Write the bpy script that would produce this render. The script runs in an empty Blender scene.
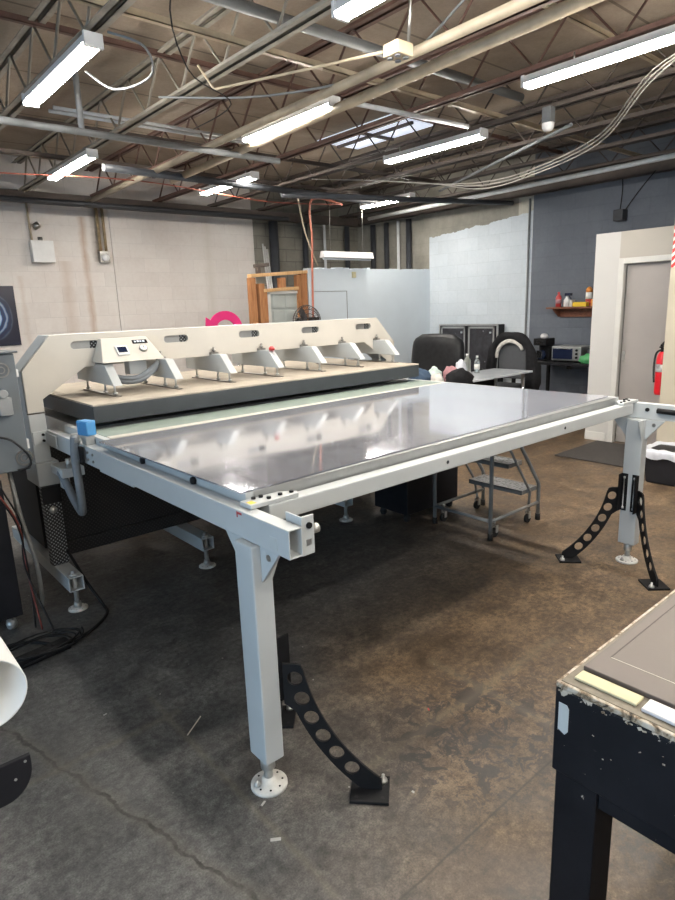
import bpy, bmesh, math, random
from mathutils import Vector, Matrix
random.seed(7)
S = bpy.context.scene
COL = S.collection
PI = math.pi

# ------------------------------------------------------------------ materials
def nodes(name):
    m = bpy.data.materials.new(name); m.use_nodes = True
    nt = m.node_tree
    for n in list(nt.nodes): nt.nodes.remove(n)
    out = nt.nodes.new('ShaderNodeOutputMaterial')
    b = nt.nodes.new('ShaderNodeBsdfPrincipled')
    nt.links.new(b.outputs[0], out.inputs[0])
    return m, nt, b
def N(nt, t, **kw):
    n = nt.nodes.new(t)
    for k, v in kw.items():
        if k in n.inputs.keys() if hasattr(n.inputs, 'keys') else False: n.inputs[k].default_value = v
        else: setattr(n, k, v)
    return n
def c4(c): return (c[0], c[1], c[2], 1.0)
def objco(nt):
    return nt.nodes.new('ShaderNodeTexCoord').outputs['Object']
def noise(nt, scale, detail=4, rough=.55, vec=None, dist=0.0):
    n = nt.nodes.new('ShaderNodeTexNoise')
    n.inputs['Scale'].default_value = scale; n.inputs['Detail'].default_value = detail
    n.inputs['Roughness'].default_value = rough; n.inputs['Distortion'].default_value = dist
    if vec is not None: nt.links.new(vec, n.inputs['Vector'])
    return n.outputs['Fac']
def ramp(nt, fac, stops):
    r = nt.nodes.new('ShaderNodeValToRGB')
    e = r.color_ramp.elements
    while len(e) < len(stops): e.new(.5)
    for i, (p, c) in enumerate(stops):
        e[i].position = p
        e[i].color = c4(c) if hasattr(c, '__len__') else (c, c, c, 1)
    nt.links.new(fac, r.inputs[0])
    return r.outputs[0]
def mix(nt, fac, a, b, mode='MIX'):
    m = nt.nodes.new('ShaderNodeMix'); m.data_type = 'RGBA'; m.blend_type = mode
    for sock, v in ((m.inputs[0], fac), (m.inputs[6], a), (m.inputs[7], b)):
        if hasattr(v, 'is_output'): nt.links.new(v, sock)
        elif hasattr(v, '__len__'): sock.default_value = c4(v)
        else: sock.default_value = v
    return m.outputs[2]
def math_(nt, op, a, b=None, c=None, clamp=False):
    m = nt.nodes.new('ShaderNodeMath'); m.operation = op; m.use_clamp = clamp
    for i, v in enumerate((a, b, c)):
        if v is None: continue
        if hasattr(v, 'is_output'): nt.links.new(v, m.inputs[i])
        else: m.inputs[i].default_value = v
    return m.outputs[0]
def bump(nt, b, h, strength=.2, dist=.005):
    n = nt.nodes.new('ShaderNodeBump'); n.inputs['Strength'].default_value = strength
    n.inputs['Distance'].default_value = dist
    nt.links.new(h, n.inputs['Height']); nt.links.new(n.outputs[0], b.inputs['Normal'])
def paint(name, col, rough=.5, var=.06, scale=6, metal=0., bmp=0., coat=0.):
    m, nt, b = nodes(name)
    co = objco(nt)
    f = noise(nt, scale, 5, .6, co)
    lo = [max(0, x * (1 - var * 2)) for x in col]; hi = [min(1, x * (1 + var)) for x in col]
    nt.links.new(ramp(nt, f, [(.3, lo), (.7, hi)]), b.inputs['Base Color'])
    b.inputs['Roughness'].default_value = rough; b.inputs['Metallic'].default_value = metal
    b.inputs['Coat Weight'].default_value = coat
    if max(col) < .03 and not metal: b.inputs['Specular IOR Level'].default_value = .22
    if bmp: bump(nt, b, noise(nt, scale * 12, 4, .6, co), bmp, .002)
    return m
def emit(name, col, s):
    m, nt, b = nodes(name)
    b.inputs['Base Color'].default_value = (.9, .9, .9, 1)
    b.inputs['Emission Color'].default_value = c4(col); b.inputs['Emission Strength'].default_value = s
    return m

M = {}
M['press'] = paint('press_paint', (.48, .50, .50), .42, .03, 5)
M['cream'] = paint('warm_lit_cream_paint', (.55, .52, .465), .5, .03, 4)  # machine paint with warm light mixed in for the bridge; also the edge strip
M['steel'] = paint('zinc_steel', (.50, .50, .48), .4, .08, 30, .6)
M['bolt'] = paint('bolt_steel', (.32, .31, .29), .35, .1, 40, .9)
M['chrome'] = paint('chrome', (.75, .75, .76), .18, .03, 10, 1.)
M['white_disc'] = paint('worn_white_enamel', (.62, .61, .57), .5, .12, 25)
M['black'] = paint('black_powder_coat', (.008, .008, .009), .62, .1, 20)
M['blackmat'] = paint('black_matte', (.016, .016, .018), .7, .1, 12)
M['blackcab'] = paint('black_cabinet_paint', (.014, .014, .017), .55, .1, 8)
M['slate'] = paint('dark_slate_coat', (.032, .039, .044), .5, .1, 6)
M['insul'] = paint('insulation_board', (.40, .35, .285), .8, .08, 9, 0, .3)
M['green'] = paint('green_felt_edge', (.20, .25, .22), .6, .08, 12)
M['alu'] = paint('aluminium_profile', (.42, .43, .43), .38, .05, 14, .75)
M['grey_box'] = paint('grey_enclosure_paint', (.125, .14, .15), .45, .05, 5)
M['hose'] = paint('grey_hose', (.16, .18, .20), .6, .06, 30)
M['cable'] = paint('black_cable', (.012, .012, .013), .55, .05, 30)
M['red_cable'] = paint('red_cable', (.16, .03, .02), .5, .05, 30)
M['blue'] = paint('blue_plastic', (.06, .25, .52), .45, .05, 20)
M['rubber'] = paint('black_rubber', (.02, .02, .02), .7, .1, 30)
M['white_plastic'] = paint('white_plastic', (.75, .75, .74), .4, .03, 10)
M['paper'] = paint('white_paper', (.78, .78, .76), .6, .02, 5)
M['wood'] = None
M['tubepipe'] = paint('painted_pipe_cream', (.46, .38, .27), .55, .12, 5)
M['pipe_grey'] = paint('grey_pipe', (.18, .19, .20), .55, .12, 6)
M['pipe_beige'] = paint('beige_grey_pipe', (.30, .255, .19), .55, .2, 2.5)
M['pipe_dark'] = paint('dark_pipe', (.035, .038, .045), .55, .12, 6)
M['pipe_white'] = paint('white_conduit', (.6, .62, .64), .45, .08, 8)
M['joist_pale'] = paint('pale_joist_paint', (.36, .33, .28), .65, .18, 4)
M['joist_red'] = paint('red_primer_joist', (.14, .075, .058), .65, .2, 4)
M['joist_dark'] = paint('dark_joist', (.085, .066, .056), .65, .2, 4)
M['housing'] = paint('white_fixture_enamel', (.72, .72, .72), .4, .04, 5)
M['tube'] = emit('fluorescent_tube', (1.0, .94, .85), 120)
M['tube_off'] = paint('unlit_tube_lens', (.55, .6, .64), .35, .05, 4)
M['sky'] = emit('skylight_lens', (.70, .80, 1.0), .55)
M['orange'] = paint('orange_cord_jacket', (.52, .17, .11), .5, .05, 20)
M['rust_cable'] = paint('dull_red_cable', (.30, .08, .05), .6, .05, 20)
M['cable_grey'] = paint('grey_white_cable', (.34, .32, .29), .6, .05, 20)
M['pink'] = paint('pink_acrylic', (.75, .03, .20), .35, .03, 10)
M['red'] = paint('red_enamel', (.62, .015, .025), .3, .05, 10)
def ragged(name):
    m, nt, b = nodes(name); co = objco(nt)
    f = noise(nt, 26, 6, .7, co, .6)
    nt.links.new(ramp(nt, f, [(.36, (.02, .018, .016)), (.44, (.22, .16, .10)), (.52, (.46, .39, .30)), (.66, (.58, .54, .47))]), b.inputs['Base Color'])
    b.inputs['Roughness'].default_value = .8; bump(nt, b, f, .6, .006)
    return m
M['yellow'] = paint('yellow_card', (.78, .52, .03), .5, .05, 10)
M['orange_card'] = paint('orange_card', (.75, .28, .05), .5, .05, 10)
M['redplastic'] = paint('red_plastic', (.5, .05, .05), .4, .05, 10)
M['greenplastic'] = paint('green_card', (.10, .42, .16), .5, .1, 15)
M['glasstop'] = paint('grey_laminate_top', (.60, .64, .68), .16, .05, 5)
M['foam'] = paint('yellowed_foam_strip', (.58, .53, .34), .7, .06, 25, 0, .3)
M['whitestrip'] = paint('white_foam_board', (.60, .59, .60), .6, .04, 15)
M['taupe'] = paint('taupe_mat_board', (.105, .083, .07), .55, .05, 5)
M['darkline'] = paint('dark_seam', (.06, .05, .04), .7, .05, 20)
M['paleline'] = paint('pale_seam', (.55, .50, .42), .7, .05, 20)
M['ply'] = ragged('worn_ply_edge')
M['brownply'] = paint('soiled_ply', (.19, .165, .125), .75, .15, 25)
M['tape'] = paint('grey_tape', (.50, .52, .51), .5, .06, 15)
M['shelfwood'] = paint('reddish_shelf_wood', (.20, .07, .035), .45, .2, 18)
M['fabric_black'] = paint('black_fabric', (.013, .013, .015), .9, .2, 25, 0, .5)
M['leather'] = paint('black_leather', (.02, .021, .023), .42, .2, 14, 0, .3)
M['grey_mesh'] = paint('grey_chair_mesh', (.075, .08, .09), .75, .1, 60)
M['fleece'] = paint('pale_fleece', (.62, .60, .56), .9, .08, 25)
M['navy'] = paint('navy_cloth', (.03, .06, .11), .8, .15, 15)
M['mint'] = paint('mint_plastic_bag', (.55, .66, .63), .5, .1, 12)
M['rose'] = paint('dusty_rose_cloth', (.40, .20, .22), .8, .1, 15)
M['mat'] = paint('charcoal_doormat', (.045, .040, .037), .95, .12, 30, 0, .5)
M['bagwhite'] = paint('white_bin_liner', (.66, .68, .74), .45, .05, 12)
M['greydoor'] = paint('grey_door_paint', (.38, .35, .33), .32, .03, 2)
M['sagedoor'] = paint('pale_sage_door_paint', (.42, .45, .43), .5, .04, 5)
M['trimwhite'] = paint('white_trim_paint', (.62, .61, .58), .45, .03, 5)
M['columnp'] = paint('cream_wall_paint', (.46, .41, .325), .6, .03, 3)
M['chip'] = paint('white_paint_chip', (.42, .41, .39), .7, .05, 20)
M['lcd'] = paint('dark_blue_screen', (.012, .018, .045), .15, .05, 10)
M['glyph'] = paint('pale_logo_print', (.62, .70, .78), .4, .03, 10)
M['dial'] = paint('dial_face', (.82, .82, .78), .35, .02, 10)
M['fanwire'] = paint('dark_fan_wire', (.06, .055, .055), .4, .1, 20, .5)

def glass(name, col, rough=.05):
    m, nt, b = nodes(name)
    b.inputs['Base Color'].default_value = c4(col); b.inputs['Roughness'].default_value = rough
    b.inputs['Transmission Weight'].default_value = .85; b.inputs['IOR'].default_value = 1.4
    return m
M['clear'] = glass('clear_plastic', (.85, .93, .95))
M['hazyclear'] = glass('milky_plastic', (.85, .90, .84), .3)

def wood_mat(name, a, b_, sc=3):
    m, nt, b = nodes(name); co = objco(nt)
    mp = N(nt, 'ShaderNodeMapping'); mp.inputs['Scale'].default_value = (14, 14, 1.2); nt.links.new(co, mp.inputs[0])
    f = noise(nt, sc, 6, .6, mp.outputs[0], 1.0)
    nt.links.new(ramp(nt, f, [(.3, a), (.7, b_)]), b.inputs['Base Color']); b.inputs['Roughness'].default_value = .65
    return m
M['wood'] = wood_mat('raw_stud_wood', (.26, .10, .035), (.46, .22, .09))
M['wood_pale'] = wood_mat('pale_stud_wood', (.50, .29, .12), (.68, .43, .22))

def perf_mat(name, base, hole, sc=70):
    m, nt, b = nodes(name); co = objco(nt)
    mp = N(nt, 'ShaderNodeMapping'); mp.inputs['Rotation'].default_value = (0, math.radians(45), 0)
    mp.inputs['Scale'].default_value = (sc, sc, sc); nt.links.new(co, mp.inputs[0])
    sx = N(nt, 'ShaderNodeSeparateXYZ'); nt.links.new(mp.outputs[0], sx.inputs[0])
    h = None
    for k in (0, 2):
        fr = math_(nt, 'FRACT', sx.outputs[k]); d = math_(nt, 'SUBTRACT', fr, .5); q = math_(nt, 'MULTIPLY', d, d)
        h = q if h is None else math_(nt, 'ADD', h, q)
    mk = math_(nt, 'LESS_THAN', h, .06)
    nt.links.new(mix(nt, mk, base, hole), b.inputs['Base Color']); b.inputs['Roughness'].default_value = .5
    return m
M['perf_light'] = perf_mat('perforated_guard_steel', (.015, .016, .018), (.34, .36, .37), 62)
M['perf_dark'] = perf_mat('perforated_black_steel', (.012, .012, .014), (.045, .046, .048), 55)

def tread_mat():
    m, nt, b = nodes('expanded_tread_steel'); co = objco(nt)
    v = N(nt, 'ShaderNodeTexVoronoi'); v.inputs['Scale'].default_value = 42; nt.links.new(co, v.inputs['Vector'])
    nt.links.new(ramp(nt, v.outputs['Distance'], [(.25, (.05, .052, .055)), (.5, (.20, .205, .21))]), b.inputs['Base Color'])
    b.inputs['Roughness'].default_value = .6; bump(nt, b, v.outputs['Distance'], .8, .004)
    return m
M['tread'] = tread_mat()
M['ladder'] = paint('grey_ladder_enamel', (.20, .205, .205), .45, .06, 10)

def sheet_mat():
    m, nt, b = nodes('film_covered_metal_sheet'); co = objco(nt)
    b.inputs['Metallic'].default_value = .72
    f = noise(nt, 1.6, 3, .5, co, .6)
    nt.links.new(ramp(nt, f, [(.3, (.54, .55, .62)), (.7, (.66, .68, .75))]), b.inputs['Base Color'])
    r = noise(nt, 2.2, 4, .6, co, .8)
    nt.links.new(ramp(nt, r, [(.3, .04), (.7, .12)]), b.inputs['Roughness'])
    th = noise(nt, 1.0, 2, .4, co, 1.4)
    mr = N(nt, 'ShaderNodeMapRange'); nt.links.new(th, mr.inputs[0])
    mr.inputs[1].default_value = .3; mr.inputs[2].default_value = .7; mr.inputs[3].default_value = 300; mr.inputs[4].default_value = 900
    nt.links.new(mr.outputs[0], b.inputs['Thin Film Thickness']); b.inputs['Thin Film IOR'].default_value = 1.45
    w = noise(nt, 1.3, 2, .5, co, .5)
    bump(nt, b, w, .05, .02)
    return m
M['sheet'] = sheet_mat()

def floor_mat():
    m, nt, b = nodes('stained_concrete_floor'); co = objco(nt)
    sp = N(nt, 'ShaderNodeSeparateXYZ'); nt.links.new(co, sp.inputs[0]); X, Y = sp.outputs[0], sp.outputs[1]
    big = noise(nt, .8, 5, .6, co, .4); mid = noise(nt, 3.2, 7, .62, co, .6); fine = noise(nt, 38, 5, .7, co)
    vfine = noise(nt, 160, 3, .7, co)
    grey = ramp(nt, mid, [(.25, (.040, .041, .042)), (.75, (.118, .115, .109))])
    brown = ramp(nt, mid, [(.25, (.043, .029, .018)), (.5, (.118, .077, .043)), (.75, (.190, .128, .072))])
    bf = math_(nt, 'ADD', math_(nt, 'ADD', math_(nt, 'MULTIPLY_ADD', X, 1.05, -.85), math_(nt, 'MAXIMUM', math_(nt, 'MULTIPLY_ADD', Y, -.7, .95), 0.0)), math_(nt, 'MULTIPLY_ADD', big, 1.6, -.8))
    bx_ = math_(nt, 'DIVIDE', math_(nt, 'SUBTRACT', X, 1.9), 2.0); by_ = math_(nt, 'DIVIDE', math_(nt, 'SUBTRACT', Y, 3.2), 1.25)
    gb = math_(nt, 'SUBTRACT', 1.25, math_(nt, 'ADD', math_(nt, 'MULTIPLY', bx_, bx_), math_(nt, 'MULTIPLY', by_, by_)), clamp=True)
    bf = math_(nt, 'SUBTRACT', math_(nt, 'MINIMUM', bf, 1.0), math_(nt, 'MULTIPLY', gb, .9), clamp=True)
    base = mix(nt, math_(nt, 'MULTIPLY', bf, .92), grey, brown)
    base = mix(nt, .75, base, ramp(nt, noise(nt, 11, 8, .7, co, .8), [(.3, .22), (.7, .80)]), 'OVERLAY')
    base = mix(nt, .7, base, ramp(nt, fine, [(.3, .15), (.7, .88)]), 'OVERLAY')
    base = mix(nt, .8, base, ramp(nt, vfine, [(.25, .18), (.75, .84)]), 'OVERLAY')
    def blob(cx, cy, rx, ry):
        dx = math_(nt, 'DIVIDE', math_(nt, 'SUBTRACT', X, cx), rx); dy = math_(nt, 'DIVIDE', math_(nt, 'SUBTRACT', Y, cy), ry)
        d = math_(nt, 'SQRT', math_(nt, 'ADD', math_(nt, 'MULTIPLY', dx, dx), math_(nt, 'MULTIPLY', dy, dy)))
        return math_(nt, 'SUBTRACT', 1.3, d, clamp=True)
    # flaked dark coating patches
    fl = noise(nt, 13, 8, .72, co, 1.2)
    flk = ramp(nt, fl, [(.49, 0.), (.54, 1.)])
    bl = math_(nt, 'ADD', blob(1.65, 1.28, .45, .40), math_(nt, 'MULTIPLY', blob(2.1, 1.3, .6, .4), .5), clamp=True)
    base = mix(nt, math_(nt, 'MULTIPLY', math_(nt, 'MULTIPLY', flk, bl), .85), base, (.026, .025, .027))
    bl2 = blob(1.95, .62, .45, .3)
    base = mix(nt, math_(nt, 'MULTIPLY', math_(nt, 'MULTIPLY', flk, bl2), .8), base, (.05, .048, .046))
    # wear streaks along the room
    mp = N(nt, 'ShaderNodeMapping'); mp.inputs['Scale'].default_value = (.7, 5, 1); mp.inputs['Rotation'].default_value = (0, 0, math.radians(-12))
    nt.links.new(co, mp.inputs[0]); st = noise(nt, 2.5, 6, .65, mp.outputs[0])
    base = mix(nt, .5, base, ramp(nt, st, [(.3, .34), (.7, .62)]), 'OVERLAY')
    def line(coord, c, w, amp=.02, nsc=5):
        wob = math_(nt, 'MULTIPLY_ADD', noise(nt, nsc, 4, .6, co), amp * 2, -amp)
        d = math_(nt, 'ABSOLUTE', math_(nt, 'ADD', math_(nt, 'SUBTRACT', coord, c), wob))
        return math_(nt, 'SUBTRACT', 1.0, math_(nt, 'DIVIDE', d, w), clamp=True)
    def rng(coord, a, b2):
        return math_(nt, 'MULTIPLY', math_(nt, 'GREATER_THAN', coord, a), math_(nt, 'LESS_THAN', coord, b2))
    # wandering crack
    cr = math_(nt, 'ADD', X, math_(nt, 'MULTIPLY', Y, .262))
    rag = math_(nt, 'MULTIPLY_ADD', noise(nt, 11, 7, .75, co), 3.4, -1.05)
    ck = math_(nt, 'MULTIPLY', math_(nt, 'MULTIPLY', line(cr, 1.045, .0095, .05, 5), 1.8, clamp=True), rag, clamp=True)
    ck = math_(nt, 'MULTIPLY', ck, math_(nt, 'LESS_THAN', X, 1.2))
    halo = math_(nt, 'MULTIPLY', line(cr, 1.045, .045, .045, 5), math_(nt, 'LESS_THAN', X, 1.2))
    base = mix(nt, math_(nt, 'MULTIPLY', halo, .30), base, (.16, .14, .105))
    base = mix(nt, math_(nt, 'MULTIPLY', ck, .9), base, (.014, .012, .010))
    # saw cut joint and pale repair edges
    sj = math_(nt, 'MULTIPLY', line(Y, .995, .007, .006), math_(nt, 'GREATER_THAN', X, .95))
    base = mix(nt, math_(nt, 'MULTIPLY', sj, .8), base, (.025, .02, .016))
    pale = math_(nt, 'MULTIPLY', line(X, .89, .022, .012), rng(Y, .6, 2.4))
    p2 = math_(nt, 'MULTIPLY', line(X, 2.0, .04, .02), rng(Y, 1.1, 1.75))
    p3 = math_(nt, 'MULTIPLY', line(Y, 1.43, .04, .02), rng(X, 1.3, 2.6))
    p4 = math_(nt, 'MULTIPLY', line(Y, 2.22, .03, .02), rng(X, -.2, .95))
    pp = math_(nt, 'ADD', math_(nt, 'ADD', pale, p4), math_(nt, 'ADD', p2, p3), clamp=True)
    pp = math_(nt, 'MULTIPLY', pp, math_(nt, 'MULTIPLY', mid, .5))
    base = mix(nt, pp, base, (.21, .175, .12))
    # specks of white paint
    sv = N(nt, 'ShaderNodeTexVoronoi'); sv.inputs['Scale'].default_value = 7; nt.links.new(co, sv.inputs['Vector'])
    spk = math_(nt, 'LESS_THAN', sv.outputs['Distance'], .028)
    base = mix(nt, math_(nt, 'MULTIPLY', spk, .7), base, (.5, .48, .44))
    nt.links.new(base, b.inputs['Base Color'])
    nt.links.new(ramp(nt, mid, [(.3, .42), (.7, .66)]), b.inputs['Roughness'])
    h = math_(nt, 'SUBTRACT', math_(nt, 'ADD', math_(nt, 'MULTIPLY', fine, .5), mid), math_(nt, 'MULTIPLY', ck, 2.0))
    bump(nt, b, h, .25, .004)
    return m
M['floor'] = floor_mat()

def block_mat(name, cols, axis, masks=None, mortar=.5, bumpy=.5, stains=()):
    """painted concrete block; axis = horizontal world axis of the wall (0 x, 1 y)"""
    m, nt, b = nodes(name); co = objco(nt)
    sp = N(nt, 'ShaderNodeSeparateXYZ'); nt.links.new(co, sp.inputs[0]); U, Z = sp.outputs[axis], sp.outputs[2]
    cb = N(nt, 'ShaderNodeCombineXYZ'); nt.links.new(U, cb.inputs[0]); nt.links.new(Z, cb.inputs[1])
    br = N(nt, 'ShaderNodeTexBrick'); nt.links.new(cb.outputs[0], br.inputs['Vector'])
    br.inputs['Scale'].default_value = 1; br.inputs['Brick Width'].default_value = .41; br.inputs['Row Height'].default_value = .205
    br.inputs['Mortar Size'].default_value = .006; br.inputs['Mortar Smooth'].default_value = .4; br.inputs['Bias'].default_value = 0
    br.inputs['Color1'].default_value = (.93, .93, .93, 1); br.inputs['Color2'].default_value = (1, 1, 1, 1); br.inputs['Mortar'].default_value = (mortar, mortar, mortar, 1)
    n1 = noise(nt, 1.6, 6, .6, co, .5); n2 = noise(nt, 22, 5, .65, co)
    base = ramp(nt, n1, [(.3, cols[0]), (.7, cols[1])])
    if masks: base = masks(nt, co, U, Z, base)
    base = mix(nt, 1.0, base, br.outputs['Color'], 'MULTIPLY')
    base = mix(nt, .25, base, ramp(nt, n2, [(.2, .35), (.8, .68)]), 'OVERLAY')
    for (u, w, z0, z1, col, a) in stains:
        d = math_(nt, 'ABSOLUTE', math_(nt, 'ADD', math_(nt, 'SUBTRACT', U, u), math_(nt, 'MULTIPLY_ADD', noise(nt, 5, 4, .6, co), .1, -.05)))
        f = math_(nt, 'SUBTRACT', 1.0, math_(nt, 'DIVIDE', d, w), clamp=True)
        f = math_(nt, 'MULTIPLY', f, math_(nt, 'MULTIPLY', math_(nt, 'GREATER_THAN', Z, z0), math_(nt, 'LESS_THAN', Z, z1)))
        f = math_(nt, 'MULTIPLY', f, math_(nt, 'MULTIPLY', n1, a * 2))
        base = mix(nt, f, base, col)
    nt.links.new(base, b.inputs['Base Color']); b.inputs['Roughness'].default_value = .75
    h = math_(nt, 'ADD', math_(nt, 'MULTIPLY', br.outputs['Fac'], -1.0), math_(nt, 'MULTIPLY', n2, .25))
    bump(nt, b, h, bumpy, .008)
    return m
RUST = (.40, .24, .14)
M['wall_white'] = block_mat('white_painted_block', ((.66, .60, .56), (.74, .70, .66)), 0, None, .90, .22,
    [(3.25, .07, 1.0, 3.0, RUST, .5), (2.95, .12, 1.0, 2.4, RUST, .3), (2.35, .05, 1.0, 2.2, RUST, .2), (3.45, .10, 2.4, 3.2, (.16, .12, .08), .7), (5.2, .12, 1.0, 3.2, (.5, .45, .38), .3)])
M['wall_bare'] = block_mat('bare_grey_block', ((.17, .16, .135), (.28, .265, .225)), 0, None, .55, .6)

def right_masks(nt, co, U, Z, base):
    # U is world y.  slate blue paint up to y 5.37, white sprayed field up to the paint line, bare block beyond
    wob = math_(nt, 'MULTIPLY_ADD', noise(nt, 4, 4, .6, co), .14, -.07)
    white = ramp(nt, noise(nt, 2.0, 4, .5, co), [(.3, (.50, .56, .61)), (.7, (.57, .62, .67))])
    bare = ramp(nt, noise(nt, 2.5, 5, .6, co), [(.3, (.18, .172, .15)), (.7, (.30, .285, .245))])
    top = math_(nt, 'MULTIPLY_ADD', math_(nt, 'SUBTRACT', 7.4, U), .09, 2.74)
    under = math_(nt, 'LESS_THAN', math_(nt, 'ADD', Z, wob), top)
    strip = math_(nt, 'LESS_THAN', U, 5.62)
    beige = ramp(nt, noise(nt, 3, 4, .6, co), [(.3, (.40, .38, .32)), (.7, (.47, .45, .39))])
    up = mix(nt, strip, bare, beige)
    fld = mix(nt, under, up, white)
    far = math_(nt, 'GREATER_THAN', U, 7.38)
    fld = mix(nt, far, fld, bare)
    isw = math_(nt, 'GREATER_THAN', U, 5.37)
    return mix(nt, isw, base, fld)
M['wall_right'] = block_mat('slate_and_white_block', ((.105, .12, .145), (.135, .15, .178)), 1, right_masks, .88, .3)
M['drywall'] = paint('blue_white_drywall', (.64, .71, .77), .6, .03, 1.5)
M['drywall_warm'] = paint('warm_white_drywall', (.55, .54, .52), .6, .02, 1.5)
M['beige_patch'] = paint('beige_drywall', (.45, .42, .37), .6, .03, 1.5)
M['plain_wall'] = paint('off_white_wall', (.55, .53, .49), .7, .04, 2)

def deck_mat():
    m, nt, b = nodes('brown_gypsum_roof_deck'); co = objco(nt)
    n1 = noise(nt, 1.1, 6, .62, co, .6); n2 = noise(nt, 30, 5, .7, co)
    base = ramp(nt, n1, [(.25, (.22, .175, .135)), (.55, (.36, .295, .23)), (.8, (.45, .38, .31))])
    base = mix(nt, .35, base, ramp(nt, n2, [(.2, .3), (.8, .7)]), 'OVERLAY')
    sp = N(nt, 'ShaderNodeSeparateXYZ'); nt.links.new(co, sp.inputs[0])
    fr = math_(nt, 'FRACT', math_(nt, 'DIVIDE', sp.outputs[1], 1.22))
    ln = math_(nt, 'LESS_THAN', fr, .02)
    base = mix(nt, math_(nt, 'MULTIPLY', ln, .6), base, (.08, .06, .045))
    nt.links.new(base, b.inputs['Base Color']); b.inputs['Roughness'].default_value = .85
    bump(nt, b, n2, .4, .01)
    return m
M['deck'] = deck_mat()

def poster_mat():
    m, nt, b = nodes('dark_swirl_print'); co = objco(nt)
    w = N(nt, 'ShaderNodeTexWave'); w.wave_type = 'RINGS'; w.rings_direction = 'Y'; w.inputs['Scale'].default_value = 4.2; w.inputs['Distortion'].default_value = 3.5
    w.inputs['Detail'].default_value = 3; nt.links.new(co, w.inputs['Vector'])
    sp = N(nt, 'ShaderNodeSeparateXYZ'); nt.links.new(co, sp.inputs[0])
    d = math_(nt, 'SQRT', math_(nt, 'ADD', math_(nt, 'POWER', math_(nt, 'MULTIPLY', math_(nt, 'ABSOLUTE', math_(nt, 'ADD', sp.outputs[0], -.10)), 4.2), 2.0), math_(nt, 'POWER', math_(nt, 'MULTIPLY', math_(nt, 'ABSOLUTE', sp.outputs[2]), 3.2), 2.0)))
    mk = math_(nt, 'MULTIPLY', math_(nt, 'SUBTRACT', 1.0, d, clamp=True), 1.6, clamp=True)
    sw = ramp(nt, w.outputs['Fac'], [(.3, (.01, .03, .10)), (.7, (.05, .16, .40)), (.95, (.45, .55, .70))])
    nt.links.new(mix(nt, mk, (.010, .012, .03), sw), b.inputs['Base Color']); b.inputs['Roughness'].default_value = .3
    return m
M['poster'] = poster_mat()

def hazard_mat():
    m, nt, b = nodes('red_white_hazard_tape'); co = objco(nt)
    sp = N(nt, 'ShaderNodeSeparateXYZ'); nt.links.new(co, sp.inputs[0])
    s = math_(nt, 'ADD', math_(nt, 'ADD', sp.outputs[2], sp.outputs[1]), sp.outputs[0])
    f = math_(nt, 'LESS_THAN', math_(nt, 'FRACT', math_(nt, 'MULTIPLY', s, 15.0)), .55)
    nt.links.new(mix(nt, f, (.75, .72, .68), (.62, .03, .03)), b.inputs['Base Color']); b.inputs['Roughness'].default_value = .4
    return m
M['hazard'] = hazard_mat()

def chipped_black():
    m, nt, b = nodes('chipped_black_table_paint'); co = objco(nt)
    sp = N(nt, 'ShaderNodeSeparateXYZ'); nt.links.new(co, sp.inputs[0])
    n1 = noise(nt, 42, 6, .7, co, .4); n2 = noise(nt, 6, 4, .6, co)
    edge = math_(nt, 'MULTIPLY_ADD', sp.outputs[2], 30.0, -24.9, clamp=True)      # chips gather along the worn top edge
    f = math_(nt, 'ADD', n1, math_(nt, 'MULTIPLY', edge, .30))
    ck = ramp(nt, f, [(.70, 0.), (.73, 1.)])
    base = ramp(nt, n2, [(.3, (.005, .005, .007)), (.7, (.011, .011, .014))])
    nt.links.new(mix(nt, ck, base, (.50, .44, .36)), b.inputs['Base Color']); b.inputs['Roughness'].default_value = .5; b.inputs['Specular IOR Level'].default_value = .2
    bump(nt, b, n1, .12, .003)
    return m
M['tableblack'] = chipped_black()

def case_mat():
    m, nt, b = nodes('flight_case_panel'); co = objco(nt)
    n1 = noise(nt, 9, 6, .65, co, .5)
    sv = N(nt, 'ShaderNodeTexVoronoi'); sv.inputs['Scale'].default_value = 9; nt.links.new(co, sv.inputs['Vector'])
    spk = math_(nt, 'LESS_THAN', sv.outputs['Distance'], .10)
    base = ramp(nt, n1, [(.35, (.010, .010, .014)), (.75, (.045, .045, .055))])
    nt.links.new(mix(nt, math_(nt, 'MULTIPLY', spk, .6), base, (.35, .36, .40)), b.inputs['Base Color']); b.inputs['Roughness'].default_value = .5
    return m
M['casepanel'] = case_mat()

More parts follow.
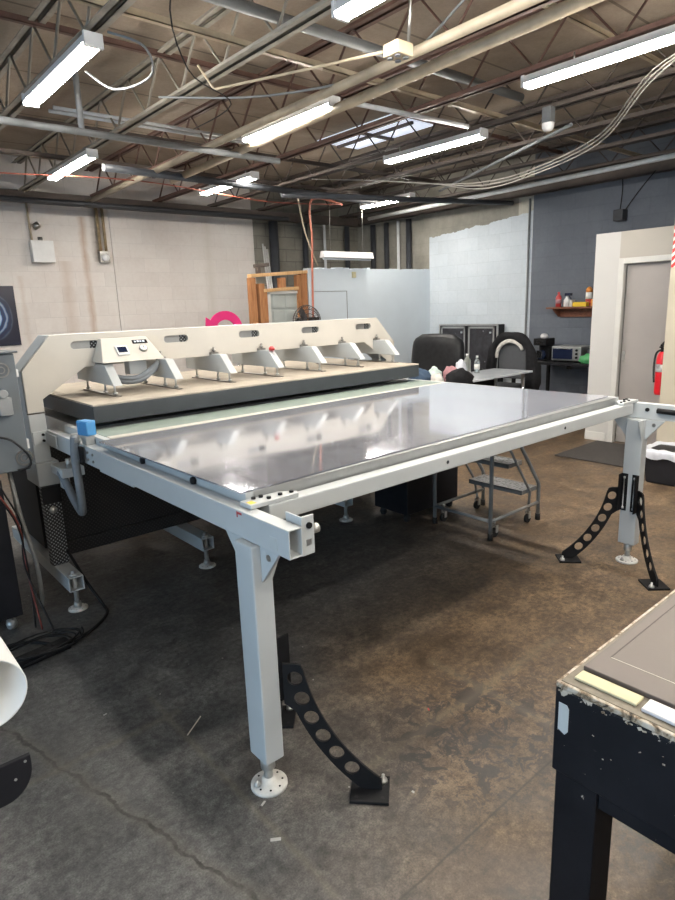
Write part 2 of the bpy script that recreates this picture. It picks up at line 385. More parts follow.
# ------------------------------------------------------------------ mesh helpers
class MB:
    def __init__(s): s.bm = bmesh.new()
    def box(s, x0, y0, z0, x1, y1, z1):
        v = [s.bm.verts.new((x, y, z)) for z in (z0, z1) for y in (y0, y1) for x in (x0, x1)]
        for f in ((0, 2, 3, 1), (4, 5, 7, 6), (0, 1, 5, 4), (2, 6, 7, 3), (0, 4, 6, 2), (1, 3, 7, 5)):
            s.bm.faces.new([v[i] for i in f])
        return s
    def obox(s, c, size, rot):
        mt = Matrix.Translation(c) @ rot.to_4x4()
        v = [s.bm.verts.new(mt @ Vector((x * size[0] / 2, y * size[1] / 2, z * size[2] / 2))) for z in (-1, 1) for y in (-1, 1) for x in (-1, 1)]
        for f in ((0, 2, 3, 1), (4, 5, 7, 6), (0, 1, 5, 4), (2, 6, 7, 3), (0, 4, 6, 2), (1, 3, 7, 5)):
            s.bm.faces.new([v[i] for i in f])
        return s
    def bar(s, p, q, w, h):
        p, q = Vector(p), Vector(q); d = (q - p); L = d.length; d.normalize()
        up = Vector((0, 0, 1)) if abs(d.z) < .95 else Vector((0, 1, 0))
        a = d.cross(up).normalized(); b = a.cross(d)
        R = Matrix((d, a, b)).transposed()
        return s.obox((p + q) / 2, (L, w, h), R)
    def tube(s, pts, r, n=10, caps=True, smooth=True):
        pts = [Vector(p) for p in pts]; rings = []
        rr = r if hasattr(r, '__len__') else [r] * len(pts)
        prev = None
        for i, p in enumerate(pts):
            if i == 0: d = pts[1] - p
            elif i == len(pts) - 1: d = p - pts[i - 1]
            else: d = (pts[i + 1] - p).normalized() + (p - pts[i - 1]).normalized()
            d.normalize()
            if prev is None:
                up = Vector((0, 0, 1)) if abs(d.z) < .9 else Vector((1, 0, 0))
                a = d.cross(up).normalized()
            else:
                a = (prev - d * prev.dot(d)).normalized()
            prev = a; b = d.cross(a)
            rings.append([s.bm.verts.new(p + (a * math.cos(t) + b * math.sin(t)) * rr[i]) for t in [2 * PI * k / n for k in range(n)]])
        for i in range(len(rings) - 1):
            for k in range(n):
                f = s.bm.faces.new((rings[i][k], rings[i][(k + 1) % n], rings[i + 1][(k + 1) % n], rings[i + 1][k])); f.smooth = smooth
        if caps:
            s.bm.faces.new(rings[0][::-1]); s.bm.faces.new(rings[-1])
        return s
    def cyl(s, p, q, r, n=16): return s.tube([p, q], r, n)
    def lathe(s, c, prof, n=20, axis='Z'):
        c = Vector(c); rings = []
        for (r, h) in prof:
            ring = []
            for k in range(n):
                t = 2 * PI * k / n; a, b = r * math.cos(t), r * math.sin(t)
                o = {'Z': (a, b, h), 'X': (h, a, b), 'Y': (a, h, b)}[axis]
                ring.append(s.bm.verts.new(c + Vector(o)))
            rings.append(ring)
        for i in range(len(rings) - 1):
            for k in range(n):
                f = s.bm.faces.new((rings[i][k], rings[i][(k + 1) % n], rings[i + 1][(k + 1) % n], rings[i + 1][k])); f.smooth = True
        if prof[0][0] > 1e-5: s.bm.faces.new(rings[0][::-1])
        if prof[-1][0] > 1e-5: s.bm.faces.new(rings[-1])
        return s
    def prism(s, poly, axis, a, b):
        def P(u, v, w): return {'X': (w, u, v), 'Y': (u, w, v), 'Z': (u, v, w)}[axis]
        A = [s.bm.verts.new(P(u, v, a)) for u, v in poly]; B = [s.bm.verts.new(P(u, v, b)) for u, v in poly]
        n = len(poly)
        s.bm.faces.new(A[::-1]); s.bm.faces.new(B)
        for i in range(n): s.bm.faces.new((A[i], A[(i + 1) % n], B[(i + 1) % n], B[i]))
        return s
    def tubebox(s, axis, a, b, c0, c1, w0, w1, t=.005):
        """hollow rectangular tube along axis with open ends"""
        def P(u, v, w): return {'Y': (u, w, v), 'X': (w, u, v), 'Z': (u, v, w)}[axis]
        o = [(c0, w0), (c1, w0), (c1, w1), (c0, w1)]; i_ = [(c0 + t, w0 + t), (c1 - t, w0 + t), (c1 - t, w1 - t), (c0 + t, w1 - t)]
        R = [[s.bm.verts.new(P(u, v, e)) for u, v in q] for e in (a, b) for q in (o, i_)]
        for k in range(4):
            j = (k + 1) % 4
            s.bm.faces.new((R[0][k], R[0][j], R[2][j], R[2][k])); s.bm.faces.new((R[1][j], R[1][k], R[3][k], R[3][j]))
            s.bm.faces.new((R[0][j], R[0][k], R[1][k], R[1][j])); s.bm.faces.new((R[2][k], R[2][j], R[3][j], R[3][k]))
        return s
    def blob(s, c, r, seed=0, amp=.25, sub=3, noise_sc=1.0):
        """crumpled soft lump: subdivided ball with seeded folds"""
        rnd = random.Random(seed); ph = [rnd.uniform(0, 6.3) for _ in range(9)]
        mt = Matrix.Translation(c) @ Matrix.Diagonal((r[0], r[1], r[2], 1))
        g = bmesh.ops.create_icosphere(s.bm, subdivisions=sub, radius=1)
        for v in g['verts']:
            d = v.co.normalized()
            k = math.sin(5 * d.x * noise_sc + ph[0]) * math.sin(4 * d.y * noise_sc + ph[1]) + .6 * math.sin(9 * d.z * noise_sc + 5 * d.x + ph[2]) + .4 * math.sin(13 * d.y + 7 * d.z + ph[3])
            q = d * (1 + amp * k * .5)
            if q.z < -.75: q.z = -.75
            v.co = mt @ q
        for v in g['verts']:
            for f in v.link_faces: f.smooth = True
        return s
    def split(s, name, mat, parent, **kw):
        """each disconnected piece becomes a part of its own"""
        s.bm.verts.index_update(); seen = set(); out = []
        for v in list(s.bm.verts):
            if v in seen: continue
            st = [v]; seen.add(v); isl = []
            while st:
                q = st.pop(); isl.append(q)
                for e in q.link_edges:
                    o = e.other_vert(q)
                    if o not in seen: seen.add(o); st.append(o)
            m = MB(); mp = {q: m.bm.verts.new(q.co) for q in isl}; fs = set()
            for q in isl: fs.update(q.link_faces)
            for f in fs:
                g = m.bm.faces.new([mp[q] for q in f.verts]); g.smooth = f.smooth
            out.append(m.done(name, mat, parent, **kw))
        s.bm.free(); return out
    def done(s, name, mat, parent=None, loc=None, bevel=0, seg=2, sub=0):
        bmesh.ops.recalc_face_normals(s.bm, faces=s.bm.faces[:])
        o_ = parent_loc(parent) if parent is not None else (Vector(loc) if loc is not None else Vector((0, 0, 0)))
        bmesh.ops.translate(s.bm, verts=s.bm.verts[:], vec=-o_)
        me = bpy.data.meshes.new(name); s.bm.to_mesh(me); s.bm.free()
        return link(name, me, mat, parent, o_, bevel, seg, sub)
def parent_loc(p):
    v = Vector((0, 0, 0))
    while p is not None: v += p.location; p = p.parent
    return v
def link(name, me, mat, parent, o_, bevel=0, seg=2, sub=0):
    me.materials.append(M[mat] if isinstance(mat, str) else mat)
    ob = bpy.data.objects.new(name, me); COL.objects.link(ob)
    if parent is not None: ob.parent = parent
    else: ob.location = o_
    if sub:
        q = ob.modifiers.new('sub', 'SUBSURF'); q.levels = q.render_levels = sub
    if bevel:
        q = ob.modifiers.new('bevel', 'BEVEL'); q.width = bevel; q.segments = seg; q.limit_method = 'ANGLE'; q.angle_limit = math.radians(40)
    return ob
def plate(name, outline, holes, thick, frame, mat, parent=None, bevel=0):
    """2-D outline with holes, extruded symmetric by thick; frame maps local xyz to world"""
    cu = bpy.data.curves.new('tmp', 'CURVE'); cu.dimensions = '2D'; cu.fill_mode = 'BOTH'; cu.extrude = thick / 2
    for lp in [outline] + holes:
        sp = cu.splines.new('POLY'); sp.points.add(len(lp) - 1); sp.use_cyclic_u = True
        for i, (u, v) in enumerate(lp): sp.points[i].co = (u, v, 0, 1)
    t = bpy.data.objects.new('tmp', cu)
    me = bpy.data.meshes.new_from_object(t)
    bpy.data.objects.remove(t); bpy.data.curves.remove(cu)
    me.name = name; me.materials.clear()
    me.transform(frame)
    bm = bmesh.new(); bm.from_mesh(me); bmesh.ops.remove_doubles(bm, verts=bm.verts[:], dist=1e-5)
    bmesh.ops.recalc_face_normals(bm, faces=bm.faces[:])
    o_ = parent_loc(parent) if parent is not None else Vector((0, 0, 0))
    bmesh.ops.translate(bm, verts=bm.verts[:], vec=-o_)
    bm.to_mesh(me); bm.free()
    return link(name, me, mat, parent, o_, bevel)
def circle(cx, cy, r, n=20): return [(cx + r * math.cos(2 * PI * k / n), cy + r * math.sin(2 * PI * k / n)) for k in range(n)]
def frame(o, x, y):
    x, y = Vector(x).normalized(), Vector(y).normalized(); z = x.cross(y)
    m = Matrix((x, y, z)).transposed().to_4x4(); m.translation = Vector(o); return m
def rz(a): return Matrix.Rotation(a, 3, 'Z')
def smoothpts(pts, k=6):
    """Catmull-Rom through points"""
    P = [Vector(p) for p in pts]; out = []
    for i in range(len(P) - 1):
        a, b, c, d = P[max(i - 1, 0)], P[i], P[i + 1], P[min(i + 2, len(P) - 1)]
        for j in range(k):
            t = j / k
            out.append(.5 * ((2 * b) + (c - a) * t + (2 * a - 5 * b + 4 * c - d) * t * t + (3 * b - a - 3 * c + d) * t ** 3))
    out.append(P[-1]); return out
def tag(o, label, cat, group=None):
    o['label'] = label; o['category'] = cat
    if group: o['group'] = group
    return o
def thing(name, label, cat, loc, group=None):
    o = bpy.data.objects.new(name, None); COL.objects.link(o); o.location = loc; o.empty_display_size = .1
    return tag(o, label, cat, group)
def struct(o): o['kind'] = 'structure'; return o

# ------------------------------------------------------------------ room
XR, YB, XL, YF, ZC = 8.5, 9.2, -4.2, -4.2, 3.70
struct(MB().box(XL - .2, YF - .2, -.2, XR + .2, YB + .2, 0).done('floor', 'floor'))
struct(MB().box(XL - .2, YF - .2, ZC, XR + .2, YB + .2, ZC + .15).done('ceiling', 'deck'))
w = struct(MB().box(XL, YB, 0, 6.08, YB + .2, ZC).done('wall_back', 'wall_white'))
w['label'] = 'white painted block part of the back wall'
struct(MB().box(6.08, YB, 0, XR, YB + .2, ZC).done('wall_back_bare', 'wall_bare'))
struct(MB().box(XR, YF, 0, XR + .2, YB + .2, ZC).done('wall_right', 'wall_right'))
struct(MB().box(XL - .2, YF - .2, 0, XR + .2, YF, ZC).done('wall_front', 'plain_wall'))
# left wall with a wide loading opening to daylight
struct(MB().box(XL - .2, YF, 0, XL, -2.6, ZC).box(XL - .2, 3.4, 0, XL, YB + .2, ZC).box(XL - .2, -2.6, 3.2, XL, 3.4, ZC).done('wall_left', 'plain_wall'))
# pilaster edge on the back wall
struct(MB().box(3.64, YB - .025, 0, 6.08, YB, 3.2).done('trim_1', 'wall_white'))
# joist bearing beam along the back wall and dark edge beam on the right wall
struct(MB().box(XL, YB - .14, 3.12, XR, YB - .03, 3.26).done('trim_2', 'joist_dark'))
struct(MB().box(XR - .12, YF, 3.14, XR, YB - .15, 3.26).done('trim_3', 'joist_dark'))
# low drywall divider with paint drips and a hatch outline
dv = struct(MB().box(5.80, 7.37, 0, XR, 7.49, 2.21).done('wall_divider', 'drywall'))
h = MB()
h.box(5.9, 7.366, 1.88, 6.55, 7.37, 1.885).box(6.545, 7.366, 0, 6.55, 7.37, 1.88).done('hatch_seam', 'darkline', dv)
b = MB()
x = 5.8
while x < 8.45:
    wdt = random.uniform(.05, .3); b.box(x, 7.368, 2.20, min(x + wdt, 8.49), 7.488, 2.21 + random.uniform(.004, .03)); x += wdt + random.uniform(0, .1)
b.done('torn_edge', 'drywall', dv)
# partition with the grey doorway
PX = 6.95
pt = struct(MB().box(PX, 3.30, 0, PX + .12, 3.58, 2.34).box(PX, 3.30, 2.06, PX + .12, 3.30, 2.34).box(PX + .12, 3.46, 0, XR, 3.58, 2.34).done('wall_partition', 'drywall_warm'))
struct(MB().box(PX, 2.2, 2.06, PX + .12, 3.30, 2.34).box(PX, 2.2, 0, PX + .12, 2.40, 2.06).done('wall_partition_beige', 'beige_patch'))
d1 = struct(MB().box(PX + .07, 2.47, .005, PX + .11, 3.24, 2.0).done('door_1', 'greydoor'))
MB().box(PX + .055, 3.20, .95, PX + .07, 3.225, 1.05).done('latch_plate', 'steel', d1)
struct(MB().box(PX - .015, 3.24, 0, PX + .05, 3.30, 2.06).box(PX - .015, 2.38, 2.0, PX + .05, 3.24, 2.06).box(PX - .015, 2.38, 0, PX + .05, 2.46, 2.0).done('trim_4', 'trimwhite', bevel=.004))
struct(MB().box(PX - .012, 3.33, 0, PX, 3.58, .10).done('baseboard_right', 'trimwhite', bevel=.004))
# cream column in front of the doorway
cl = struct(MB().box(5.95, 1.70, 0, 6.35, 2.36, ZC).done('wall_column', 'columnp'))
# skylights
sk = struct(MB().box(5.35, 5.2, ZC - .02, 6.05, 6.5, ZC - .002).done('window_1', 'sky'))
MB().box(5.68, 5.2, ZC - .05, 5.72, 6.5, ZC - .02).box(5.35, 5.83, ZC - .05, 6.05, 5.87, ZC - .02).done('glazing_bar', 'joist_dark', sk)
# stud wall with a door leaf, left end of the divider
sf = MB()
def stud(m, x0, x1, z0, z1, y0=7.37, y1=7.46): m.box(x0, y0, z0, x1, y1, z1)
for (a, b_, z0, z1) in ((4.79, 4.88, 0, 2.08), (4.93, 5.02, 0, 2.0), (5.30, 5.39, 1.94, 2.08), (5.60, 5.66, 0, 2.12), (5.67, 5.78, 0, 2.16), (5.02, 5.06, 0, 1.9)):
    stud(sf, a, b_, z0, z1)
st = struct(sf.done('wall_stud', 'wood', bevel=.003))
MB().bar((4.8, 7.41, 2.105), (5.79, 7.41, 2.165), .09, .045).bar((5.0, 7.41, 1.905), (5.62, 7.41, 1.935), .09, .045).done('stud_plate', 'wood_pale', st, bevel=.003)
d2 = struct(MB().box(5.12, 7.41, 0, 5.60, 7.45, 1.86).done('door_2', 'sagedoor'))
pm = MB()
for z0 in (.15, .62, 1.08, 1.42, 1.66):
    pm.box(5.17, 7.402, z0, 5.33, 7.41, z0 + .2).box(5.39, 7.402, z0, 5.55, 7.41, z0 + .2)
pm.done('raised_panel', 'sagedoor', d2, bevel=.006)
struct(MB().box(5.06, 7.38, 0, 5.12, 7.45, 1.88).box(5.06, 7.38, 1.86, 5.60, 7.45, 1.9).done('trim_5', 'trimwhite', bevel=.003))

# ------------------------------------------------------------------ roof structure
def joist(x, mat, label):
    t = thing('roof_joist', label, 'joist', (x, 2.5, 3.25), 'open web roof joists under the deck')
    y0, y1 = YF + .05, YB - .03
    for nm, z in (('bottom_chord', 3.25), ('top_chord', 3.60)):
        b = MB()
        for s in (-1, 1):
            b.box(x + s * .012, y0, z, x + s * .055, y1, z + .006)
            b.box(x + s * .012, y0, z, x + s * .018, y1, z + .045)
        b.done(nm, mat, t)
    b = MB(); p = .62; y = y0 + .1; up = False
    pts = []
    while y < y1: pts.append((x, y, 3.62 if up else 3.27)); up = not up; y += p / 2
    b.tube(pts, .011, 5)
    b.done('web', mat, t)
    return t
JL = ['far off to the left', 'beyond the bright tube light at left', 'left of the first light row', 'just left of the first light row', 'one bay left of the first light row',
      'carrying the leftmost lit light', 'over the small left rear light', 'carrying the centre light', 'carrying the long right light', 'carrying the light near the skylight',
      'one bay right of the skylight', 'above the far rear light', 'nearest the slate wall']
for k in range(13):
    x = 1.58 + .92 * (k - 5)
    mt = 'joist_pale' if k in (3, 4, 5, 6) else ('joist_red' if k in (7, 8) else 'joist_dark')
    joist(x, mt, '%s steel open web roof joist %s' % ({'joist_pale': 'pale painted', 'joist_red': 'red primed', 'joist_dark': 'dark'}[mt], JL[k]))
# bridging angles across the joists
for y, z, lab, mt in ((2.6, 3.58, 'nearest rusty bridging angle crossing above the joists', 'tubepipe'), (3.7, 3.30, 'tan bridging angle crossing low over the first lit light', 'tubepipe'),
                      (4.85, 3.58, 'rusty bridging angle crossing high over the press', 'joist_red'), (6.1, 3.30, 'dark bridging angle crossing below the rear joists', 'joist_dark'),
                      (7.3, 3.30, 'dark bridging angle nearest the back wall', 'joist_dark')):
    tag(MB().box(-3.5, y, z, 8.35, y + .04, z + .005).box(-3.5, y, z, 8.35, y + .005, z + .04).done('bridging_angle', mt, loc=(2.5, y, z)), lab, 'bridging')

def lamp(x, y0, y1, label, along='Y', z=3.13, tubes=2, lit=True, cap=True):
    cx, cy = (x, (y0 + y1) / 2) if along == 'Y' else ((y0 + y1) / 2, x)
    t = thing('ceiling_light', label, 'light', (cx, cy, z), 'fluorescent strip lights under the joists')
    L = y1 - y0
    def W(m):   # local (u across, v along, w up) -> world boxes
        return m
    def bx(m, u0, v0, w0, u1, v1, w1):
        if along == 'Y': m.box(cx + u0, cy + v0, z + w0, cx + u1, cy + v1, z + w1)
        else: m.box(cx + v0, cy + u0, z + w0, cx + v1, cy + u1, z + w1)
    m = MB()
    prof = [(-.055, .022), (-.04, .075), (.04, .075), (.055, .022), (.02, .03), (-.02, .03)]
    if along == 'Y': m.prism([(cx + u, z + w) for u, w in prof], 'Y', cy - L / 2, cy + L / 2)
    else: m.prism([(cy + u, z + w) for u, w in prof], 'X', cx - L / 2, cx + L / 2)
    m.done('housing', 'housing', t, bevel=.003)
    for e in (-1, 1):
        m = MB(); bx(m, -.055, e * L / 2 - .012, -.002, .055, e * L / 2 + .012, .077); m.done('end_cap', 'housing', t, bevel=.003)
    for s in (-1, 1):
        u = s * .027
        p, q = ((cx + u, cy - L / 2 + .015, z + .010), (cx + u, cy + L / 2 - .015, z + .010)) if along == 'Y' else ((cx - L / 2 + .015, cy + u, z + .012), (cx + L / 2 - .015, cy + u, z + .012))
        MB().cyl(p, q, .014, 10).done('fluorescent_tube', 'tube' if lit else 'tube_off', t)
    for e in (-.35, .35):
        q = (cx, cy + e * L, z + .075) if along == 'Y' else (cx + e * L, cy, z + .075)
        MB().cyl(q, (q[0], q[1], 3.26), .006, 6).done('hanger', 'bolt', t)
    return t
lamp(1.54, 3.82, 5.08, 'bright tube light nearest the left edge, over the press')
lamp(2.42, 6.34, 7.58, 'small far tube light at left, below the first bright one')
lamp(3.37, 3.87, 5.09, 'centre tube light hung beside the long cream pipe')
lamp(4.25, .36, 2.78, 'long tube light cut off by the right edge of the photo')
lamp(5.10, 3.77, 5.02, 'tube light below the bluish skylight, right of centre')
lamp(4.30, 6.38, 7.6, 'small far tube light over the stud framed door')
lamp(7.00, 6.4, 7.45, 'farthest small tube light over the white divider')
lamp(2.45, 1.5, 2.74, 'tube light cut off by the top edge of the photo')
# unseen fixtures added behind the viewpoint to light the room
lamp(-.8, 0.2, 1.6, 'unseen crosswise tube light added behind the viewpoint nearest the work table', 'X')
lamp(.75, 2.2, 3.6, 'unseen crosswise tube light added behind the viewpoint right of the first', 'X')
lamp(-1.0, -2.2, -.9, 'unseen tube light added behind the viewpoint at the left')
lamp(2.4, -2.4, -1.1, 'unseen tube light added behind the viewpoint at the right')

def pipe(name, pts, r, mat, label, cat='pipe', group=None, n=12, sm=0):
    if sm: pts = smoothpts(pts, sm)
    return tag(MB().tube(pts, r, n).done(name, mat, loc=pts[0]), label, cat, group)
pipe('ceiling_pipe', [(3.22, 10.0 - .95, 3.13), (3.06, 1.0, 3.13)], .031, 'pipe_beige', 'long beige grey sprinkler pipe running the length of the room, left of the cream pipe')
pipe('ceiling_pipe', [(3.52, 6.9, 3.12), (3.24, .6, 3.12)], .036, 'tubepipe', 'long cream conduit pipe ending over the press, beside the centre light')
pipe('ceiling_pipe', [(-3.0, 5.34, 3.08), (3.9, 5.34, 3.08)], .028, 'pipe_grey', 'blue grey cross pipe below the bright left light')
pipe('drop_pipe', [(1.98, 5.34, 3.10), (1.98, 5.34, 3.58)], .024, 'pipe_grey', 'short upright pipe rising from the blue grey cross pipe')
pipe('ceiling_pipe', [(-3.0, 3.45, 3.40), (5.2, 3.45, 3.40)], .035, 'pipe_grey', 'pale cross pipe above the bright left light')
pipe('ceiling_pipe', [(2.6, 6.55, 3.1), (6.6, 6.75, 3.1)], .038, 'pipe_dark', 'dark cross pipe passing in front of the small rear lights')
pipe('ceiling_pipe', [(-3.0, 8.75, 3.08), (6.4, 8.6, 3.08)], .035, 'pipe_dark', 'thin dark pipe along the top of the back wall')
pipe('ceiling_pipe', [(7.85, 8.2, 3.12), (7.38, 1.2, 3.12)], .03, 'pipe_white', 'white pipe along the slate wall below the joists')
pipe('ceiling_pipe', [(6.94, 5.84, 3.14), (5.45, 3.1, 3.14)], .016, 'pipe_grey', 'short grey pipe slanting below the ceiling siren')
pipe('ceiling_pipe', [(3.5, 3.9, 3.2), (4.9, 3.8, 3.2)], .02, 'pipe_white', 'thin white pipe above the light by the skylight')
pipe('ceiling_pipe', [(4.9, 6.7, 3.05), (8.3, 5.6, 3.05)], .035, 'pipe_dark', 'capped dark pipe ending at the white sprayed wall')
for k, (y, z) in enumerate(((6.0, 3.42), (6.12, 3.42))):
    pipe('conduit', [(2.0, y, z), (4.2, y, z)], .016, 'pipe_white', ['front', 'rear'][k] + ' one of two thin white conduits over the centre light')
# cables under the roof
for k in range(3):
    o = .035 * k
    pipe('cable', [(4.4, 1.5, 3.16 + o), (4.86, 2.16, 3.2 - o), (5.69, 2.96, 3.06 - o), (6.1, 3.9, 2.98 - o * .8), (6.2, 4.6, 2.98 - o), (6.15, 5.3, 3.07), (5.6, 5.7, 3.12), (5.0, 6.2, 3.16)], .006, 'cable_grey',
         ['top', 'middle', 'lowest'][k] + ' white cable of the swag drooping across the right ceiling', 'cable', 'white cable swag', 6, 6)
pipe('cable', [(1.55, 1.5, 3.3), (1.6, 2.9, 3.2), (2.0, 3.6, 3.05), (2.6, 4.1, 3.08), (2.9, 5.2, 3.2)], .0045, 'cable', 'thin black cable slanting across the ceiling over the left light', 'cable', None, 6, 6)
pipe('cable', [(1.6, 3.75, 3.2), (1.75, 3.62, 3.12), (1.86, 3.8, 3.04), (1.8, 4.2, 3.06), (1.7, 4.4, 3.2)], .007, 'pipe_grey', 'grey flexible lead looping off the bright left light', 'cable', None, 8, 6)
pipe('cable', [(-1.0, 7.3, 3.13), (1.2, 7.2, 3.06), (3.2, 7.1, 3.12), (5.0, 7.2, 3.05), (6.4, 7.25, 3.12)], .007, 'rust_cable', 'dull red cable strung along the rear joists', 'cable', None, 6, 6)
pipe('cable', [(6.4, 7.25, 3.12), (5.87, 7.3, 3.15), (5.84, 7.29, 2.6), (5.82, 7.29, 2.2), (5.81, 7.33, .9)], .016, 'orange', 'orange cord hanging down beside the stud framed door', 'cord', None, 8, 6)
pipe('cable', [(5.6, 7.28, 3.2), (5.7, 7.27, 2.7), (5.95, 7.32, 2.25)], .011, 'tubepipe', 'tan cable slanting down behind the orange cord', 'cable', None, 6, 4)
pipe('cable', [(2.3, 4.6, 3.2), (2.8, 3.9, 3.12), (3.3, 3.2, 3.2), (3.1, 2.4, 3.3)], .008, 'pipe_grey', 'grey cable bridging between the two cream pipes', 'cable', None, 6, 5)
# pendant hung over the divider (unlit)
def hung():
    t = thing('hanging_light', 'unlit fluorescent strip light hanging over the white divider', 'light', (6.48, 7.25, 2.38))
    MB().prism([(7.19, 2.36), (7.31, 2.36), (7.28, 2.45), (7.22, 2.45)], 'X', 5.98, 6.98).done('housing', 'housing', t, bevel=.004)
    MB().cyl((6.0, 7.25, 2.345), (6.96, 7.25, 2.345), .016, 10).done('fluorescent_tube', 'tube_off', t)
    MB().cyl((6.15, 7.25, 2.45), (6.15, 7.25, 3.25), .004, 5).cyl((6.8, 7.25, 2.45), (6.8, 7.25, 3.25), .004, 5).done('hanger', 'bolt', t)
hung()
# siren and junction box
t = thing('ceiling_siren', 'small white dome siren under the joists right of centre', 'siren', (5.18, 3.16, 3.05))
MB().lathe((5.18, 3.16, 3.04), [(.0, .02), (.035, .025), (.05, .05), (.052, .075), (.052, .085)], 18).done('dome', 'white_plastic', t)
MB().box(5.14, 3.12, 3.126, 5.22, 3.20, 3.25).done('bracket', 'pipe_grey', t, bevel=.004)
t = thing('junction_box', 'cream conduit junction box clipped below the cream pipe at top', 'box', (2.86, 2.72, 3.12))
MB().box(2.80, 2.66, 3.03, 2.93, 2.78, 3.10).done('body', 'tubepipe', t, bevel=.008)
b = MB()
for dx in (.03, .095):
    for dy in (.03, .09): b.lathe((2.80 + dx, 2.66 + dy, 3.022), [(.018, 0), (.018, .012)], 12)
b.split('knockout', 'pipe_grey', t)
MB().tube([(2.82, 2.78, 3.07), (2.62, 3.25, 3.07), (2.35, 3.9, 3.08), (2.3, 4.0, 3.24)], .009, 8).done('conduit', 'tubepipe', t)
MB().cyl((2.95, 2.72, 3.1), (3.0, 2.72, 3.698), .01, 6).done('chain', 'bolt', t)

# ------------------------------------------------------------------ back wall fittings
t = thing('wall_box', 'square white electrical box on the left back wall', 'box', (2.66, YB - .03, 2.51))
MB().box(2.52, YB - .13, 2.37, 2.80, YB - .001, 2.65).done('cover', 'white_plastic', t, bevel=.006)
MB().cyl((2.66, YB - .05, 2.65), (2.66, YB - .05, 2.70), .03, 10).cyl((2.60, YB - .05, 2.82), (2.66, YB - .05, 2.86), .045, 10).done('fitting', 'bolt', t)
MB().tube([(2.56, YB - .03, 2.65), (2.55, YB - .03, 2.9), (2.55, YB - .03, 3.12)], .014, 8).done('conduit', 'tubepipe', t)
t = thing('wall_outlet', 'round white outlet at the end of a rusty conduit on the back wall', 'outlet', (3.5, YB - .03, 2.47))
MB().lathe((3.5, YB - .10, 2.45), [(.0, -.005), (.05, -.004), (.055, .02)], 18, 'Y').done('face', 'white_plastic', t)
MB().box(3.43, YB - .08, 2.38, 3.57, YB - .001, 2.54).done('box', 'bolt', t, bevel=.004)
MB().cyl((3.46, YB - .04, 2.54), (3.46, YB - .04, 3.12), .022, 8).cyl((3.54, YB - .04, 2.54), (3.54, YB - .04, 3.12), .022, 8).done('conduit', paint('rusty_conduit', (.30, .22, .12), .6, .25, 14), t)
t = thing('framed_print', 'dark blue swirl print hanging on the left end of the back wall', 'picture', (1.85, YB - .03, 1.68))
MB().box(1.46, YB - .04, 1.30, 2.24, YB - .015, 2.07).done('canvas', 'poster', t)
struct(MB().box(1.2, YB - .014, 0, 2.40, YB, 2.24).done('trim_6', 'wall_white'))
# vertical pipes on the upper right block wall, behind the divider
for k, (y, z, m_, r) in enumerate(((8.7, 3.1, 'pipe_dark', .05), (8.35, 3.1, 'pipe_dark', .045), (8.05, 3.1, 'pipe_white', .028), (7.8, 3.1, 'pipe_dark', .05))):
    pipe('riser_pipe', [(XR - .07, y, 0), (XR - .07, y, z)], r, m_, ['dark riser pipe in the rear corner above the divider', 'second dark riser pipe from the rear corner', 'slim white riser pipe between two dark ones', 'dark riser pipe nearest the white sprayed wall'][k])
for k, (x, m_, r) in enumerate(((6.42, 'pipe_dark', .08), (7.1, 'pipe_dark', .05), (7.55, 'pipe_white', .025), (8.1, 'pipe_dark', .05))):
    pipe('riser_pipe', [(x, YB - .14, 0), (x, YB - .14, 3.1)], r, m_, ['broad dark post on the bare block behind the stud framed door', 'dark riser pipe left of the hanging light', 'slim white riser pipe behind the hanging light', 'dark riser pipe right of the hanging light'][k])
pipe('wall_conduit', [(XR - .02, 5.42, 3.1), (XR - .02, 5.42, 0.02)], .016, 'pipe_grey', 'thin grey conduit down the white wall beside the slate paint')
t = thing('wall_speaker', 'small dark camera box on the slate wall above the partition', 'box', (8.44, 4.05, 2.45))
MB().box(8.36, 3.97, 2.62, 8.5, 4.10, 2.76).done('body', 'pipe_dark', t, bevel=.01)
MB().tube(smoothpts([(8.45, 4.05, 2.76), (8.46, 4.04, 3.0), (8.46, 4.05, 3.16)], 3), .007, 6).tube(smoothpts([(8.45, 3.99, 2.74), (8.40, 3.8, 2.95), (8.38, 3.6, 3.16)], 3), .007, 6).done('cable', 'cable', t)
# leaning poles
for k in range(3):
    o = .06 * k
    pipe('aluminium_pole', [(5.36 + o * .8, 7.56, .02), (5.20 + o * .6, 7.62, 2.56 - o * .6)], .013, 'alu', ['left', 'middle', 'right'][k] + ' pole of three bright metal poles leaning behind the stud frame', 'pole', 'metal poles behind the stud frame', 10)
t = thing('tripod_clamp', 'dark clamp sitting on the left end of the stud frame', 'clamp', (4.95, 7.42, 2.12))
MB().box(4.93, 7.39, 2.14, 4.99, 7.45, 2.22).bar((4.9, 7.42, 2.235), (5.14, 7.42, 2.26), .05, .05).done('body', 'joist_dark', t, bevel=.008)
# thermostat on the divider
tag(MB().box(6.66, 7.35, 2.08, 6.74, 7.369, 2.17).done('thermostat', 'foam', loc=(6.7, 7.36, 2.12), bevel=.005), 'small yellowish tag fixed near the top of the white divider', 'tag')
